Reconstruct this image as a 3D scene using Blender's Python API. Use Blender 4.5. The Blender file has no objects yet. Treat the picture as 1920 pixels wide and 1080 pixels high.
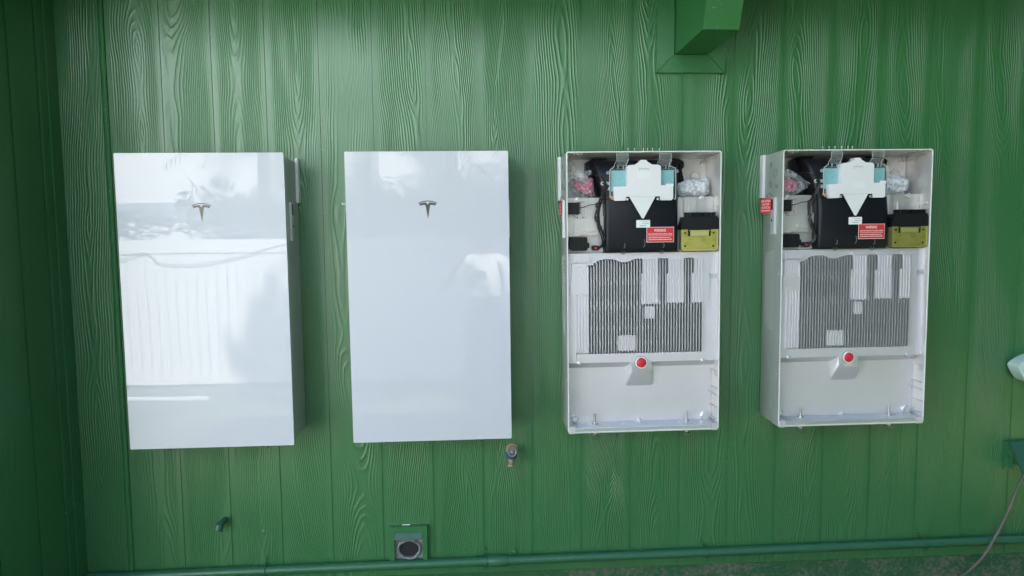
import bpy, bmesh, math, random
from mathutils import Vector, Matrix, noise
from mathutils.geometry import delaunay_2d_cdt
random.seed(11)
C = bpy.context.scene.collection
SC = bpy.context.scene
R = math.radians

# ------------------------------------------------------------------ camera
CAMX, CAMY, CAMZ = 0.178, -2.7084, 1.62
yaw, pit, roll = 0.05442, 0.07927, -0.008977
cy_, sy_, cp_, sp_ = math.cos(yaw), math.sin(yaw), math.cos(pit), math.sin(pit)
r0 = Vector((cy_, -sy_, 0)); u0 = Vector((sy_*sp_, cy_*sp_, cp_)); fw = Vector((sy_*cp_, cy_*cp_, -sp_))
rt = r0*math.cos(roll) + u0*math.sin(roll); up = u0*math.cos(roll) - r0*math.sin(roll)
cam = bpy.data.cameras.new('camera'); camo = bpy.data.objects.new('camera', cam); C.objects.link(camo)
M = Matrix((rt, up, -fw)).transposed().to_4x4(); M.translation = Vector((CAMX, CAMY, CAMZ)); camo.matrix_world = M
cam.sensor_width = 36; cam.lens = 36*1239.06/1920; cam.clip_start = 0.005; cam.clip_end = 500
SC.camera = camo

# ------------------------------------------------------------------ light
SUN_EL, SUN_AZ = R(46), R(4)          # sun stands behind the house (+y), a little to the right
world = bpy.data.worlds.new('World'); SC.world = world; world.use_nodes = True
wn = world.node_tree.nodes; wl = world.node_tree.links
sky = wn.new('ShaderNodeTexSky'); sky.sky_type = 'NISHITA'; sky.sun_disc = False
sky.sun_elevation = SUN_EL; sky.sun_rotation = SUN_AZ
wn['Background'].inputs['Strength'].default_value = 0.105
wl.new(sky.outputs[0], wn['Background'].inputs['Color'])
sd = bpy.data.lights.new('sun', 'SUN'); sd.energy = 4.6; sd.angle = R(0.53); sd.color = (1, .95, .87)
so = bpy.data.objects.new('sun', sd); C.objects.link(so)
sdir = Vector((math.sin(SUN_AZ)*math.cos(SUN_EL), math.cos(SUN_AZ)*math.cos(SUN_EL), math.sin(SUN_EL)))
so.rotation_euler = sdir.to_track_quat('Z', 'Y').to_euler(); so.location = (0, 10, 15)
SC.view_settings.view_transform = 'Standard'; SC.view_settings.look = 'None'
SC.view_settings.gamma = 1; SC.view_settings.use_curve_mapping = False
SC.view_settings.exposure = 2.62

# ------------------------------------------------------------------ materials
def mat(name, col=(.5,.5,.5), rough=.5, metal=0, spec=.5, **kw):
    m = bpy.data.materials.new(name); m.use_nodes = True
    b = m.node_tree.nodes['Principled BSDF']
    b.inputs['Base Color'].default_value = (*col, 1); b.inputs['Roughness'].default_value = rough
    b.inputs['Metallic'].default_value = metal; b.inputs['Specular IOR Level'].default_value = spec
    for k, v in kw.items(): b.inputs[k].default_value = v
    return m
class NT:
    def __init__(s, m): s.m = m; s.t = m.node_tree; s.b = s.t.nodes['Principled BSDF']
    def n(s, typ, **kw):
        nd = s.t.nodes.new('ShaderNode'+typ)
        for k, v in kw.items(): setattr(nd, k, v)
        return nd
    def l(s, a, b): s.t.links.new(a, b)
    def math(s, op, a, b=None, c=None):
        nd = s.n('Math', operation=op)
        for i, v in enumerate((a, b, c)):
            if v is None: continue
            if isinstance(v, (int, float)): nd.inputs[i].default_value = v
            else: s.l(v, nd.inputs[i])
        return nd.outputs[0]
    def noise(s, vec, scale, detail=2, rough=.5, dims='3D', w=None):
        nd = s.n('TexNoise', noise_dimensions=dims)
        nd.inputs['Scale'].default_value = scale; nd.inputs['Detail'].default_value = detail; nd.inputs['Roughness'].default_value = rough
        if vec is not None: s.l(vec, nd.inputs['Vector'])
        if w is not None: s.l(w, nd.inputs['W'])
        return nd.outputs['Fac']
    def mapping(s, vec, scale):
        nd = s.n('Mapping'); nd.inputs['Scale'].default_value = scale; s.l(vec, nd.inputs['Vector']); return nd.outputs[0]
    def ramp(s, fac, stops):
        nd = s.n('ValToRGB'); e = nd.color_ramp.elements
        while len(e) < len(stops): e.new(.5)
        for el, (p, c) in zip(e, stops):
            el.position = p; el.color = (*c, 1) if len(c) == 3 else c
        s.l(fac, nd.inputs[0]); return nd.outputs[0]
    def bump(s, h, dist, strength=1, prev=None):
        nd = s.n('Bump'); nd.inputs['Distance'].default_value = dist; nd.inputs['Strength'].default_value = strength
        s.l(h, nd.inputs['Height'])
        if prev is not None: s.l(prev, nd.inputs['Normal'])
        return nd.outputs[0]
    def mix(s, f, a, b, blend='MIX'):
        nd = s.n('Mix', data_type='RGBA', blend_type=blend)
        for sock, v in ((nd.inputs[0], f), (nd.inputs[6], a), (nd.inputs[7], b)):
            if isinstance(v, (int, float)): sock.default_value = v
            elif isinstance(v, tuple): sock.default_value = (*v, 1)
            else: s.l(v, sock)
        return nd.outputs[2]

GREEN = (.033, .164, .058)
def green_grain(name, col=GREEN, rough=.35, amp=1.0, sheet=False):
    m = mat(name, col, rough, 0, 1.0); t = NT(m)
    tc = t.n('TexCoord').outputs['Object']; rnd = t.n('ObjectInfo').outputs['Random']
    sep = t.n('SeparateXYZ'); t.l(tc, sep.inputs[0]); x, z = sep.outputs[0], sep.outputs[2]
    seed = t.math('MULTIPLY', rnd, 57.0)
    zz = t.math('ADD', z, seed)
    cb = t.n('CombineXYZ'); t.l(t.math('MULTIPLY', x, .9), cb.inputs[0]); t.l(zz, cb.inputs[2]); t.l(seed, cb.inputs[1])
    V = cb.outputs[0]
    wob = t.noise(t.mapping(V, (4, 1, 1.5)), 1.6, 2)
    dep = t.noise(t.mapping(V, (.6, 1, 1.0)), 1.35, 1.5)
    ctr = t.noise(t.mapping(V, (0, 1, .55)), 1.1, 0)
    xc = t.math('ADD', x, t.math('MULTIPLY', t.math('SUBTRACT', ctr, .5), .34))
    xc = t.math('ADD', xc, t.math('MULTIPLY', t.math('SUBTRACT', wob, .5), .035))
    d = t.math('ADD', t.math('MULTIPLY', t.math('SUBTRACT', dep, .5), .19), t.math('MULTIPLY_ADD', t.math('FRACT', t.math('MULTIPLY', rnd, 3.77)), .035, .012))
    rad = t.math('SQRT', t.math('ADD', t.math('MULTIPLY', xc, xc), t.math('MULTIPLY', d, d)))
    fine = t.noise(t.mapping(V, (30, 1, 5)), 1.0, 2)
    ph = t.math('ADD', t.math('MULTIPLY', rad, t.math('MULTIPLY_ADD', t.math('FRACT', t.math('MULTIPLY', rnd, 7.31)), 50.0, 112.0)), t.math('MULTIPLY', fine, 1.1))
    sw = t.math('SINE', t.math('MULTIPLY', ph, 6.2832))
    ridge = t.math('POWER', t.math('MULTIPLY_ADD', sw, .5, .5), 2.6)
    msk = t.ramp(t.noise(t.mapping(V, (5, 1, 1.1)), 1.5, 1), [(.30, (.15,)*3), (.50, (1,)*3)])
    edge = t.math('SUBTRACT', 1.0, t.math('SMOOTH_MAX', t.math('MULTIPLY', t.math('SUBTRACT', t.math('ABSOLUTE', x), .070), 42.0), 0.0, .15))
    h = t.math('MULTIPLY', t.math('MULTIPLY', ridge, msk), t.math('MAXIMUM', edge, 0.0))
    fib = t.noise(t.mapping(V, (260, 1, 10)), 1.0, 2)
    h = t.math('MULTIPLY_ADD', fib, .07, h)
    nb = t.bump(h, .00125*amp)
    peel = t.noise(tc, 210, 2)
    nb = t.bump(peel, .0005, .5, nb)
    big = t.noise(tc, 3.0, 2)
    nb = t.bump(big, .010, .25, nb)
    t.l(nb, t.b.inputs['Normal'])
    pv = t.noise(t.mapping(V, (3, 1, 1)), 3, 4)
    dust = t.noise(t.n('NewGeometry').outputs['Position'], 1.7, 4, .6)
    c = t.mix(t.math('MULTIPLY_ADD', dust, .8, t.math('MULTIPLY', pv, .3)), tuple(v*.84 for v in col), (col[0]*1.35, col[1]*1.16, col[2]*1.12))
    chips = t.ramp(t.noise(tc, 36, 3, .6), [(.765, (0,0,0)), (.785, (1,1,1))])
    c = t.mix(t.math('MULTIPLY', chips, .4), c, (.30, .36, .29))
    gp = t.n('SeparateXYZ'); t.l(t.n('NewGeometry').outputs['Position'], gp.inputs[0])
    low = t.ramp(gp.outputs[2], [(.20, (1,1,1)), (.62, (0,0,0))])
    spl = t.ramp(t.noise(t.n('NewGeometry').outputs['Position'], 120, 3, .7), [(.56, (0,0,0)), (.66, (1,1,1))])
    c = t.mix(t.math('MULTIPLY', t.math('MULTIPLY', low, spl), .38), c, (.11, .13, .085))
    t.l(c, t.b.inputs['Base Color'])
    t.l(t.math('ADD', t.math('MULTIPLY', dust, .16), t.math('MULTIPLY_ADD', pv, .16, rough-.16)), t.b.inputs['Roughness'])
    return m
M_SIDING = green_grain('siding_paint')
M_SIDE = green_grain('side_siding_paint', amp=.45)
def green_plain(name, col=GREEN, rough=.38, bump=.0012):
    m = mat(name, col, rough); t = NT(m); tc = t.n('TexCoord').outputs['Object']
    n1 = t.noise(tc, 60, 3); t.l(t.bump(n1, bump, .6), t.b.inputs['Normal'])
    n2 = t.noise(tc, 9, 4)
    c = t.mix(n2, tuple(v*.9 for v in col), tuple(v*1.12 for v in col))
    ch = t.ramp(t.noise(tc, 55, 3, .6), [(.71, (0,0,0)), (.73, (1,1,1))])
    t.l(t.mix(t.math('MULTIPLY', ch, .6), c, (.34, .42, .38)), t.b.inputs['Base Color'])
    return m
M_TRIM = green_plain('trim_paint', rough=.34, bump=.0006)
M_GROOVE = green_plain('groove_paint', rough=.31, bump=.0005)
for _m, _v in ((M_GROOVE, 1.0), (M_TRIM, .95)): _m.node_tree.nodes['Principled BSDF'].inputs['Specular IOR Level'].default_value = _v
M_PIPE = green_plain('pipe_paint', (.032, .135, .070), .34)
M_BEAM = green_plain('beam_paint', (.022, .15, .04), .5)
def foundation_mat():
    m = mat('foundation_paint', (.02,.08,.035), .75); t = NT(m); tc = t.n('TexCoord').outputs['Object']
    sp = t.n('SeparateXYZ'); t.l(tc, sp.inputs[0])
    big = t.noise(tc, 2.6, 5, .65); fine = t.noise(tc, 60, 4, .7)
    w = t.math('ADD', t.math('MULTIPLY', big, .55), t.math('MULTIPLY', fine, .5))
    w = t.math('ADD', w, t.math('MULTIPLY', sp.outputs[0], .045))
    k = t.ramp(w, [(.57, (0,0,0)), (.70, (1,1,1))])
    c = t.mix(k, (.020,.105,.042), t.mix(fine, (.075,.085,.06), (.21,.20,.165)))
    t.l(c, t.b.inputs['Base Color']); t.l(t.bump(t.math('ADD', fine, big), .006, .8), t.b.inputs['Normal'])
    return m
M_FOUND = foundation_mat()
def silver(name, col=(.56,.56,.58), rough=.42, metal=.35, grain=.0003):
    m = mat(name, col, rough, metal); t = NT(m); tc = t.n('TexCoord').outputs['Object']
    n = t.noise(tc, 700, 2); t.l(t.bump(n, grain, .7), t.b.inputs['Normal'])
    n2 = t.noise(tc, 7, 4)
    t.l(t.mix(n2, tuple(v*.94 for v in col), tuple(v*1.05 for v in col)), t.b.inputs['Base Color'])
    t.l(t.math('MULTIPLY_ADD', n2, .14, rough-.07), t.b.inputs['Roughness'])
    return m
M_SILVER = silver('cast_aluminium', (.71,.69,.745), .31, .40)
M_FIN = silver('finned_aluminium', (.70,.695,.73), .32, .65)
M_SHELL = silver('painted_shell', (.40,.43,.41), .42, .25)
M_INNER = silver('inner_cast', (.62,.60,.595), .32, .50)
M_RIM = silver('edge_highlight', (.86,.87,.86), .34, .1)  # paler than the shell: bright edge highlights put into the colour
M_RAIL = silver('bare_aluminium', (.70,.71,.73), .33, .75)
M_STEEL = silver('zinc_steel', (.62,.62,.62), .28, .9)
M_GLASS = mat('white_glass', (.600,.610,.690), .0, 0, .5)
t = NT(M_GLASS); _tc = t.n('TexCoord').outputs['Object']; t.l(t.bump(t.noise(_tc, 2.2, 1), .0010, 1), t.b.inputs['Normal'])
t.l(t.math('MULTIPLY', t.ramp(t.noise(_tc, 6, 5, .65), [(.52, (0,0,0)), (.75, (1,1,1))]), .05), t.b.inputs['Roughness'])
t.l(t.mix(t.math('MULTIPLY', t.ramp(t.noise(_tc, 95, 2, .6), [(.70, (0,0,0)), (.74, (1,1,1))]), .16), (.600,.610,.690), (.40,.39,.36)), t.b.inputs['Base Color'])
M_EMBLEM = mat('emblem_metal', (.10,.095,.09), .28, .6)
M_BLACK = mat('black_plastic', (.009,.010,.015), .34, 0, .24)
t = NT(M_BLACK); _tc = t.n('TexCoord').outputs['Object']; t.l(t.bump(t.noise(_tc, 900, 2), .0003, .5), t.b.inputs['Normal'])
M_BLACK2 = mat('black_connector', (.010,.010,.013), .45, 0, .3)
M_WIRE = mat('black_loom', (.010,.010,.012), .42)
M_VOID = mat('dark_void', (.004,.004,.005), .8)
M_WHITE = mat('white_plastic', (.81,.785,.82), .40)
M_WHITE2 = mat('white_funnel', (.80,.80,.82), .35)
M_PAPER = mat('label_paper', (.82,.83,.86), .5)
M_RED = mat('label_red', (.64,.030,.045), .45)
M_TXTW = mat('print_white', (.86,.84,.83), .5)
M_TXTG = mat('print_grey', (.28,.29,.33), .5)
M_KNOB = mat('red_plastic', (.66,.025,.045), .42)
M_TEAL = mat('teal_board', (.10,.42,.46), .4)
t = NT(M_TEAL); _tc = t.n('TexCoord').outputs['Object']
t.l(t.mix(t.noise(_tc, 55, 4), (.17,.42,.45), (.30,.60,.66)), t.b.inputs['Base Color'])
M_GOLD = mat('yellow_passivated_zinc', (.52,.50,.13), .36, .75)
t = NT(M_GOLD); _tc = t.n('TexCoord').outputs['Object']
_n = t.noise(t.mapping(_tc, (1,1,2)), 26, 4, .6)
t.l(t.ramp(_n, [(.30, (.36,.38,.07)), (.52, (.54,.51,.13)), (.72, (.64,.53,.20))]), t.b.inputs['Base Color'])
t.l(t.math('MULTIPLY_ADD', _n, .2, .26), t.b.inputs['Roughness'])
M_GOLDE = mat('yellow_zinc_edge', (.66,.62,.26), .28, .7)
M_BRASS = mat('weathered_brass', (.34,.27,.225), .7, .25)
M_DULL = mat('dull_zinc', (.24,.24,.22), .6, .4)
M_BLUE = mat('blue_paint', (.05,.08,.24), .5)
M_PINK = mat('pink_pellets', (.78,.16,.30), .5)
t = NT(M_PINK); _tc = t.n('TexCoord').outputs['Object']
_v = t.n('TexVoronoi'); _v.inputs['Scale'].default_value = 95; t.l(_tc, _v.inputs['Vector'])
t.l(t.mix(_v.outputs['Distance'], (.88,.38,.48), (.50,.03,.10)), t.b.inputs['Base Color'])
t.l(t.bump(_v.outputs['Distance'], .004, .9), t.b.inputs['Normal'])
def clear(name, col, alpha, rough=.12, bump=None):
    m = mat(name, col, rough); t = NT(m); tc = t.n('TexCoord').outputs['Object']
    tr = t.n('BsdfTransparent'); mx = t.n('MixShader'); mx.inputs[0].default_value = alpha
    t.l(tr.outputs[0], mx.inputs[1]); t.l(t.b.outputs[0], mx.inputs[2])
    t.l(mx.outputs[0], t.t.nodes['Material Output'].inputs['Surface'])
    if bump == 'crumple':
        n = t.noise(tc, 26, 3, .6); t.l(t.bump(n, .006, .7), t.b.inputs['Normal'])
        t.l(t.ramp(n, [(.38, (alpha*.35,)*3), (.62, (min(1, alpha*1.5),)*3)]), mx.inputs[0])
    if bump == 'bubble':
        v = t.n('TexVoronoi'); v.inputs['Scale'].default_value = 75; t.l(tc, v.inputs['Vector'])
        n = t.noise(tc, 30, 3, .7)
        h = t.math('ADD', t.math('MULTIPLY', v.outputs['Distance'], -1), t.math('MULTIPLY', n, .9))
        t.l(t.bump(h, .006, 1), t.b.inputs['Normal'])
        t.l(t.ramp(v.outputs['Distance'], [(.15, (alpha*.8,)*3), (.75, (min(1, alpha*1.25),)*3)]), mx.inputs[0])
    return m
M_CLEAR = clear('clear_plastic', (.60,.66,.68), .11, .06)
M_CLEAREDGE = clear('clear_plastic_edge', (.72,.78,.80), .5, .1)
M_GREYLIP = mat('grey_lip', (.16,.16,.17), .35)
M_BAG = clear('thin_plastic_bag', (.60,.60,.66), .26, .15, 'crumple')
M_BUB = clear('bubble_film', (.80,.82,.88), .72, .14, 'bubble')
M_LID = green_plain('lid_paint', (.030,.115,.070), .33)
M_COVER = mat('pale_gloss_plastic', (.62,.76,.72), .06)
M_CABLE = mat('grey_green_cable', (.16,.19,.16), .5)
t = NT(M_CABLE); _tc = t.n('TexCoord').outputs['Object']
t.l(t.ramp(t.noise(_tc, 9, 2), [(.42, (.035,.10,.065)), (.56, (.13,.115,.095))]), t.b.inputs['Base Color'])
M_FOIL = mat('foil_duct', (.30,.30,.33), .45, .3)
t = NT(M_FOIL); _tc = t.n('TexCoord').outputs['Object']; t.l(t.bump(t.noise(_tc, 70, 3), .01, .9), t.b.inputs['Normal'])
M_DUCT = mat('duct_shade', (.014,.012,.018), .7)  # near-black tone stands for the shade inside the duct
M_LINT = mat('grey_lint', (.28,.27,.30), .95)
# surroundings
M_VINYL = mat('white_vinyl', (.80,.79,.77), .38)
M_STUCCO = mat('pale_stucco', (.80,.79,.81), .85)
t = NT(M_STUCCO); _tc = t.n('TexCoord').outputs['Object']; t.l(t.bump(t.noise(_tc, 60, 3), .01, .5), t.b.inputs['Normal'])
M_UPPER = mat('pale_blue_sheen_source', (.62,.74,.80), .7)  # pale blue chosen to turn the green wall's sheen bluer
M_BLUEGREY = mat('blue_grey_trim_and_shade', (.20,.25,.30), .5)
M_PANE = mat('window_glass', (.03,.04,.05), .04)
M_SHINGLE = mat('roof_shingle', (.10,.10,.10), .9)
M_LAWN = mat('lawn_grass', (.12,.15,.05), .9)
t = NT(M_LAWN); _tc = t.n('TexCoord').outputs['Object']; _n = t.noise(_tc, 25, 5, .7)
t.l(t.ramp(_n, [(.35, (.07,.10,.03)), (.55, (.14,.17,.06)), (.72, (.36,.33,.20))]), t.b.inputs['Base Color'])
t.l(t.bump(_n, .04, .8), t.b.inputs['Normal'])
M_LEAF = mat('leaf_green', (.045,.085,.025), .45)
M_LEAF2 = mat('palm_green', (.055,.095,.03), .4)
M_BARK = mat('bark', (.12,.09,.07), .9)
M_SKIN = mat('skin', (.28,.16,.11), .5); M_SHIRT = mat('white_shirt', (.80,.79,.78), .8); M_TROUSER = mat('dark_trousers', (.02,.022,.03), .8)
M_HAT = mat('straw_hat', (.10,.09,.07), .8); M_SHOE = mat('shoe_leather', (.05,.04,.03), .6)

# ------------------------------------------------------------------ mesh helpers
class MB:
    def __init__(s): s.bm = bmesh.new()
    def _face(s, vs, mi=0):
        try:
            f = s.bm.faces.new(vs); f.material_index = mi; return f
        except ValueError: return None
    def box(s, a0, a1, b0, b1, c0, c1, mi=0):
        v = [s.bm.verts.new((x, y, z)) for x in (a0, a1) for y in (b0, b1) for z in (c0, c1)]
        for q in ((0,1,3,2),(4,6,7,5),(0,4,5,1),(2,3,7,6),(0,2,6,4),(1,5,7,3)): s._face([v[i] for i in q], mi)
        return v
    def prism(s, pts, c0, c1, mi=0, inset=0):
        """polygon in the first two coordinates extruded along the third"""
        n = len(pts); lo = [s.bm.verts.new((*p, c0)) for p in pts]; hi = [s.bm.verts.new((*p, c1)) for p in pts]
        s._face(lo[::-1], mi); s._face(hi, mi)
        for i in range(n): s._face([lo[i], lo[(i+1) % n], hi[(i+1) % n], hi[i]], mi)
        return lo + hi
    def prism_ax(s, prof, a0, a1, mi=0):
        """profile (second, third coordinate) extruded along the first"""
        n = len(prof); lo = [s.bm.verts.new((a0, *p)) for p in prof]; hi = [s.bm.verts.new((a1, *p)) for p in prof]
        s._face(lo[::-1], mi); s._face(hi, mi)
        for i in range(n): s._face([lo[i], lo[(i+1) % n], hi[(i+1) % n], hi[i]], mi)
    def ring(s, outer, inner, c0, c1, mi=0):
        n = len(outer)
        A = [[s.bm.verts.new((*p, c)) for p in L] for L in (outer, inner) for c in (c0, c1)]
        o0, o1, i0, i1 = A
        for i in range(n):
            j = (i+1) % n
            s._face([o0[i], o0[j], o1[j], o1[i]], mi); s._face([i0[j], i0[i], i1[i], i1[j]], mi)
            s._face([o1[i], o1[j], i1[j], i1[i]], mi); s._face([o0[j], o0[i], i0[i], i0[j]], mi)
    def tube(s, pts, r, n=8, mi=0, cap=True):
        pts = [Vector(p) for p in pts]; rings = []; last = None
        for i, p in enumerate(pts):
            d = (pts[min(i+1, len(pts)-1)] - pts[max(i-1, 0)])
            if d.length < 1e-9: d = Vector((0,0,1))
            d.normalize()
            if last is None:
                a = d.cross(Vector((0,0,1)) if abs(d.z) < .9 else Vector((1,0,0))).normalized()
            else:
                a = (last - d*last.dot(d)).normalized()
            last = a; b = d.cross(a); rr = r[i] if isinstance(r, (list, tuple)) else r
            rings.append([s.bm.verts.new(p + (a*math.cos(k*2*math.pi/n) + b*math.sin(k*2*math.pi/n))*rr) for k in range(n)])
        for A, B in zip(rings, rings[1:]):
            for k in range(n): s._face([A[k], A[(k+1) % n], B[(k+1) % n], B[k]], mi)
        if cap: s._face(rings[0][::-1], mi); s._face(rings[-1], mi)
    def torus(s, c, axis, R_, r, n=20, m=6, mi=0, arc=1.0):
        ax = Vector(axis).normalized(); a = ax.orthogonal().normalized(); b = ax.cross(a); c = Vector(c)
        k = int(n*arc)
        pts = [c + (a*math.cos(i*2*math.pi/n) + b*math.sin(i*2*math.pi/n))*R_ for i in range(k+1)]
        s.tube(pts, r, m, mi, cap=arc < 1)
    def lathe(s, c, axis, prof, n=16, mi=0):
        """prof = (radius, height along axis) pairs"""
        ax = Vector(axis).normalized(); a = ax.orthogonal().normalized(); b = ax.cross(a); c = Vector(c); rings = []
        for rad, h in prof:
            if rad < 1e-6: rings.append([s.bm.verts.new(c + ax*h)])
            else: rings.append([s.bm.verts.new(c + ax*h + (a*math.cos(k*2*math.pi/n) + b*math.sin(k*2*math.pi/n))*rad) for k in range(n)])
        for A, B in zip(rings, rings[1:]):
            for k in range(n):
                k2 = (k+1) % n
                if len(A) == 1 and len(B) == 1: continue
                if len(A) == 1: s._face([A[0], B[k2], B[k]], mi)
                elif len(B) == 1: s._face([A[k], A[k2], B[0]], mi)
                else: s._face([A[k], A[k2], B[k2], B[k]], mi)
        if len(rings[0]) > 1: s._face(rings[0][::-1], mi)
        if len(rings[-1]) > 1: s._face(rings[-1], mi)
    def mesh(s, name, mats, tf=None, bev=0, seg=1, angle=35):
        bm = s.bm
        if bev: bmesh.ops.bevel(bm, geom=[e for e in bm.edges if len(e.link_faces) == 2 and e.calc_face_angle(0) > R(40)], offset=bev, segments=seg, affect='EDGES', profile=.6, clamp_overlap=True)
        bmesh.ops.recalc_face_normals(bm, faces=bm.faces[:])
        if tf:
            for v in bm.verts: v.co = tf(*v.co)
        me = bpy.data.meshes.new(name); bm.to_mesh(me); bm.free()
        for mm in (mats if isinstance(mats, (list, tuple)) else [mats]): me.materials.append(mm)
        me.polygons.foreach_set('use_smooth', [True]*len(me.polygons)); me.set_sharp_from_angle(angle=R(angle))
        return me
    def build(s, name, mats, parent=None, tf=None, **kw):
        return link(name, s.mesh(name, mats, tf, **kw), parent)
def link(name, me, parent=None, loc=None):
    o = bpy.data.objects.new(name, me); C.objects.link(o)
    if parent: o.parent = parent
    if loc: o.location = loc
    return o
def tag(o, label, cat, group=None):
    o['label'] = label; o['category'] = cat
    if group: o['group'] = group
    return o
def empty(name, loc, label, cat, group=None):
    o = bpy.data.objects.new(name, None); C.objects.link(o); o.location = loc; o.empty_display_size = .1
    return tag(o, label, cat, group)
def rrect(a0, a1, b0, b1, r, n=4):
    out = []
    for cx, cy, st in ((a1-r, b1-r, 0), (a0+r, b1-r, 90), (a0+r, b0+r, 180), (a1-r, b0+r, 270)):
        for k in range(n+1):
            t = R(st + 90*k/n); out.append((cx + r*math.cos(t), cy + r*math.sin(t)))
    return out
def disc(cu, cv, ru, rv=None, n=16):
    rv = rv or ru
    return [(cu + ru*math.cos(2*math.pi*k/n), cv + rv*math.sin(2*math.pi*k/n)) for k in range(n)]
def spline(pts, n=8):
    P = [Vector(p) for p in pts]; out = []
    for i in range(len(P)-1):
        a, b, c, d = P[max(i-1, 0)], P[i], P[i+1], P[min(i+2, len(P)-1)]
        for k in range(n):
            t = k/n; out.append(.5*((2*b) + (c-a)*t + (2*a-5*b+4*c-d)*t*t + (3*b-a-3*c+d)*t**3))
    out.append(P[-1]); return out
_text_cache = {}
def text_mesh(name, body, size, material, width=None, align='CENTER'):
    cu = bpy.data.curves.new('txt', 'FONT'); cu.body = body; cu.size = size; cu.align_x = align; cu.align_y = 'CENTER'; cu.extrude = 0; cu.offset = size*.012
    ob = bpy.data.objects.new('txt', cu); C.objects.link(ob)
    me = bpy.data.meshes.new_from_object(ob.evaluated_get(bpy.context.evaluated_depsgraph_get()))
    bpy.data.objects.remove(ob); bpy.data.curves.remove(cu)
    if width:
        xs = [v.co.x for v in me.vertices]; k = width/(max(xs)-min(xs))
        for v in me.vertices: v.co.x *= k
    me.materials.clear(); me.materials.append(material); me.name = name
    return me
def place_text(me, tf, cu, cv, w):
    for v in me.vertices:
        v.co = tf(cu + v.co.x, cv + v.co.y, w)
    return me

# ------------------------------------------------------------------ the ground
g = MB(); g.box(-40, 40, -40, .05, -.3, 0); o = g.build('lawn', M_LAWN); o['kind'] = 'structure'
g = MB(); g.box(-40, 40, .05, 40, -.3, -.004); o = g.build('back_ground', M_LAWN); o['kind'] = 'structure'

# ------------------------------------------------------------------ the house
house = empty('house', (0, 0, 0), 'green painted house wall of grooved wood-grain siding with a projecting rafter', 'house')
GRV = [-1.035,-.842,-.636,-.428,-.219,-.008,.200,.406,.614,.822,1.032,1.242,1.450,1.660,1.869,2.080,2.291,2.500,2.709,2.918,3.127,3.336]
SB, ST = .197, 2.86
def board_mesh(x0, x1, thick=.004):
    b = MB(); c = (x0+x1)/2; b.box(x0-c, x1-c, -0.0, .0060, 0, ST-SB)
    return b.mesh('siding_board', M_SIDING, bev=.0018, seg=2), c
edges = [(-1.240, GRV[0]-.0045)] + [(a+.0045, b-.0045) for a, b in zip(GRV, GRV[1:])]
shared = None
for i, (a, b) in enumerate(edges):
    if i == 0 or shared is None or abs((b-a)-.2) > .004:
        me, c = board_mesh(a, b)
    else: c = (a+b)/2
    link('siding_board', me, house, (c, 0, SB))
b = MB(); b.box(-.081, .081, -.0, .0085, 0, ST-SB); link('siding_board', b.mesh('siding_board', M_SIDING, bev=.0018, seg=2), house, (-1.349, 0, SB))
b = MB(); b.box(-1.60, 3.45, .0032, .10, SB-.004, ST+.3); b.build('siding_backing', M_GROOVE, house)
b = MB(); pr = [(-1.2705, .003), (-1.266, -.003), (-1.258, -.0065), (-1.250, -.0065), (-1.2455, -.003), (-1.2445, .003)]
lo = [b.bm.verts.new((x, y, SB)) for x, y in pr]; hi = [b.bm.verts.new((x, y, ST)) for x, y in pr]
b._face(lo); b._face(hi[::-1])
for i in range(6): b._face([lo[i], hi[i], hi[(i+1) % 6], lo[(i+1) % 6]])
b.build('joint_batten', M_TRIM, house)
b = MB(); b.box(-1.60, 3.45, .012, .25, -.1, SB-.006); b.build('foundation_wall', M_FOUND, house)
# return wall at the left, projecting towards the viewer
for (ya, yb) in ((-.255, -.112), (-.46, -.265), (-.60, -.47)):
    b = MB(); L = yb-ya; b.box(-L/2, L/2, 0, .008, 0, ST-SB)
    o = b.build('siding_board', M_SIDE, house, bev=.002, seg=2); o.location = (-1.440, (ya+yb)/2, SB); o.rotation_euler = (0, 0, R(90))
b = MB(); b.box(-1.452, -1.434, -.102, -.066, SB, ST); b.build('corner_trim', M_TRIM, house, bev=.003)
b = MB(); b.box(-1.452, -1.429, -.0615, -.0015, SB, ST); b.build('corner_trim', M_TRIM, house, bev=.004)
b = MB(); b.box(-1.60, -1.4455, -.605, 0, 0, ST); b.build('side_wall', M_TRIM, house)
b = MB(); b.box(-1.46, -1.436, -.625, -.6055, SB, ST); b.build('corner_trim', M_TRIM, house, bev=.003)
# eave: sloping soffit / roof, fascia, and the projecting rafter end
prof = [(-.90, 2.735), (-.90, 2.875), (4.2, 4.46), (4.2, 4.32)]
b = MB(); b.prism_ax(prof, -1.9, 3.8); b.build('roof', [M_SHINGLE], house)
b = MB(); b.prism_ax([(-.895, 2.709), (-.895, 2.727), (.0, 3.005), (.0, 2.987)], -1.88, 3.78); b.build('soffit', M_TRIM, house)
b = MB(); b.box(-1.9, 3.8, -.925, -.902, 2.69, 2.89); b.build('fascia', M_TRIM, house, bev=.003)
b = MB(); b.prism_ax([(.0, 2.342), (-.343, 2.342), (-.44, 2.60), (-.50, 2.755), (.0, 2.86)], .992, 1.124)
raft = b.build('rafter_tail', M_BEAM, house, bev=.003)
def trim(pts):
    b = MB(); lo = [b.bm.verts.new((x, -.019, z)) for x, z in pts]; hi = [b.bm.verts.new((x, -.0005, z)) for x, z in pts]
    b._face(lo); b._face(hi[::-1])
    for i in range(len(pts)): b._face([lo[i], hi[i], hi[(i+1) % len(pts)], lo[(i+1) % len(pts)]])
    b.build('trim_board', M_TRIM, raft, bev=.002)
trim([(.918, 2.271), (1.195, 2.271), (1.1245, 2.3405), (.9895, 2.3405)])
trim([(.9165, 2.2725), (.988, 2.3425), (.988, 2.80), (.9165, 2.80)])
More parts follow.
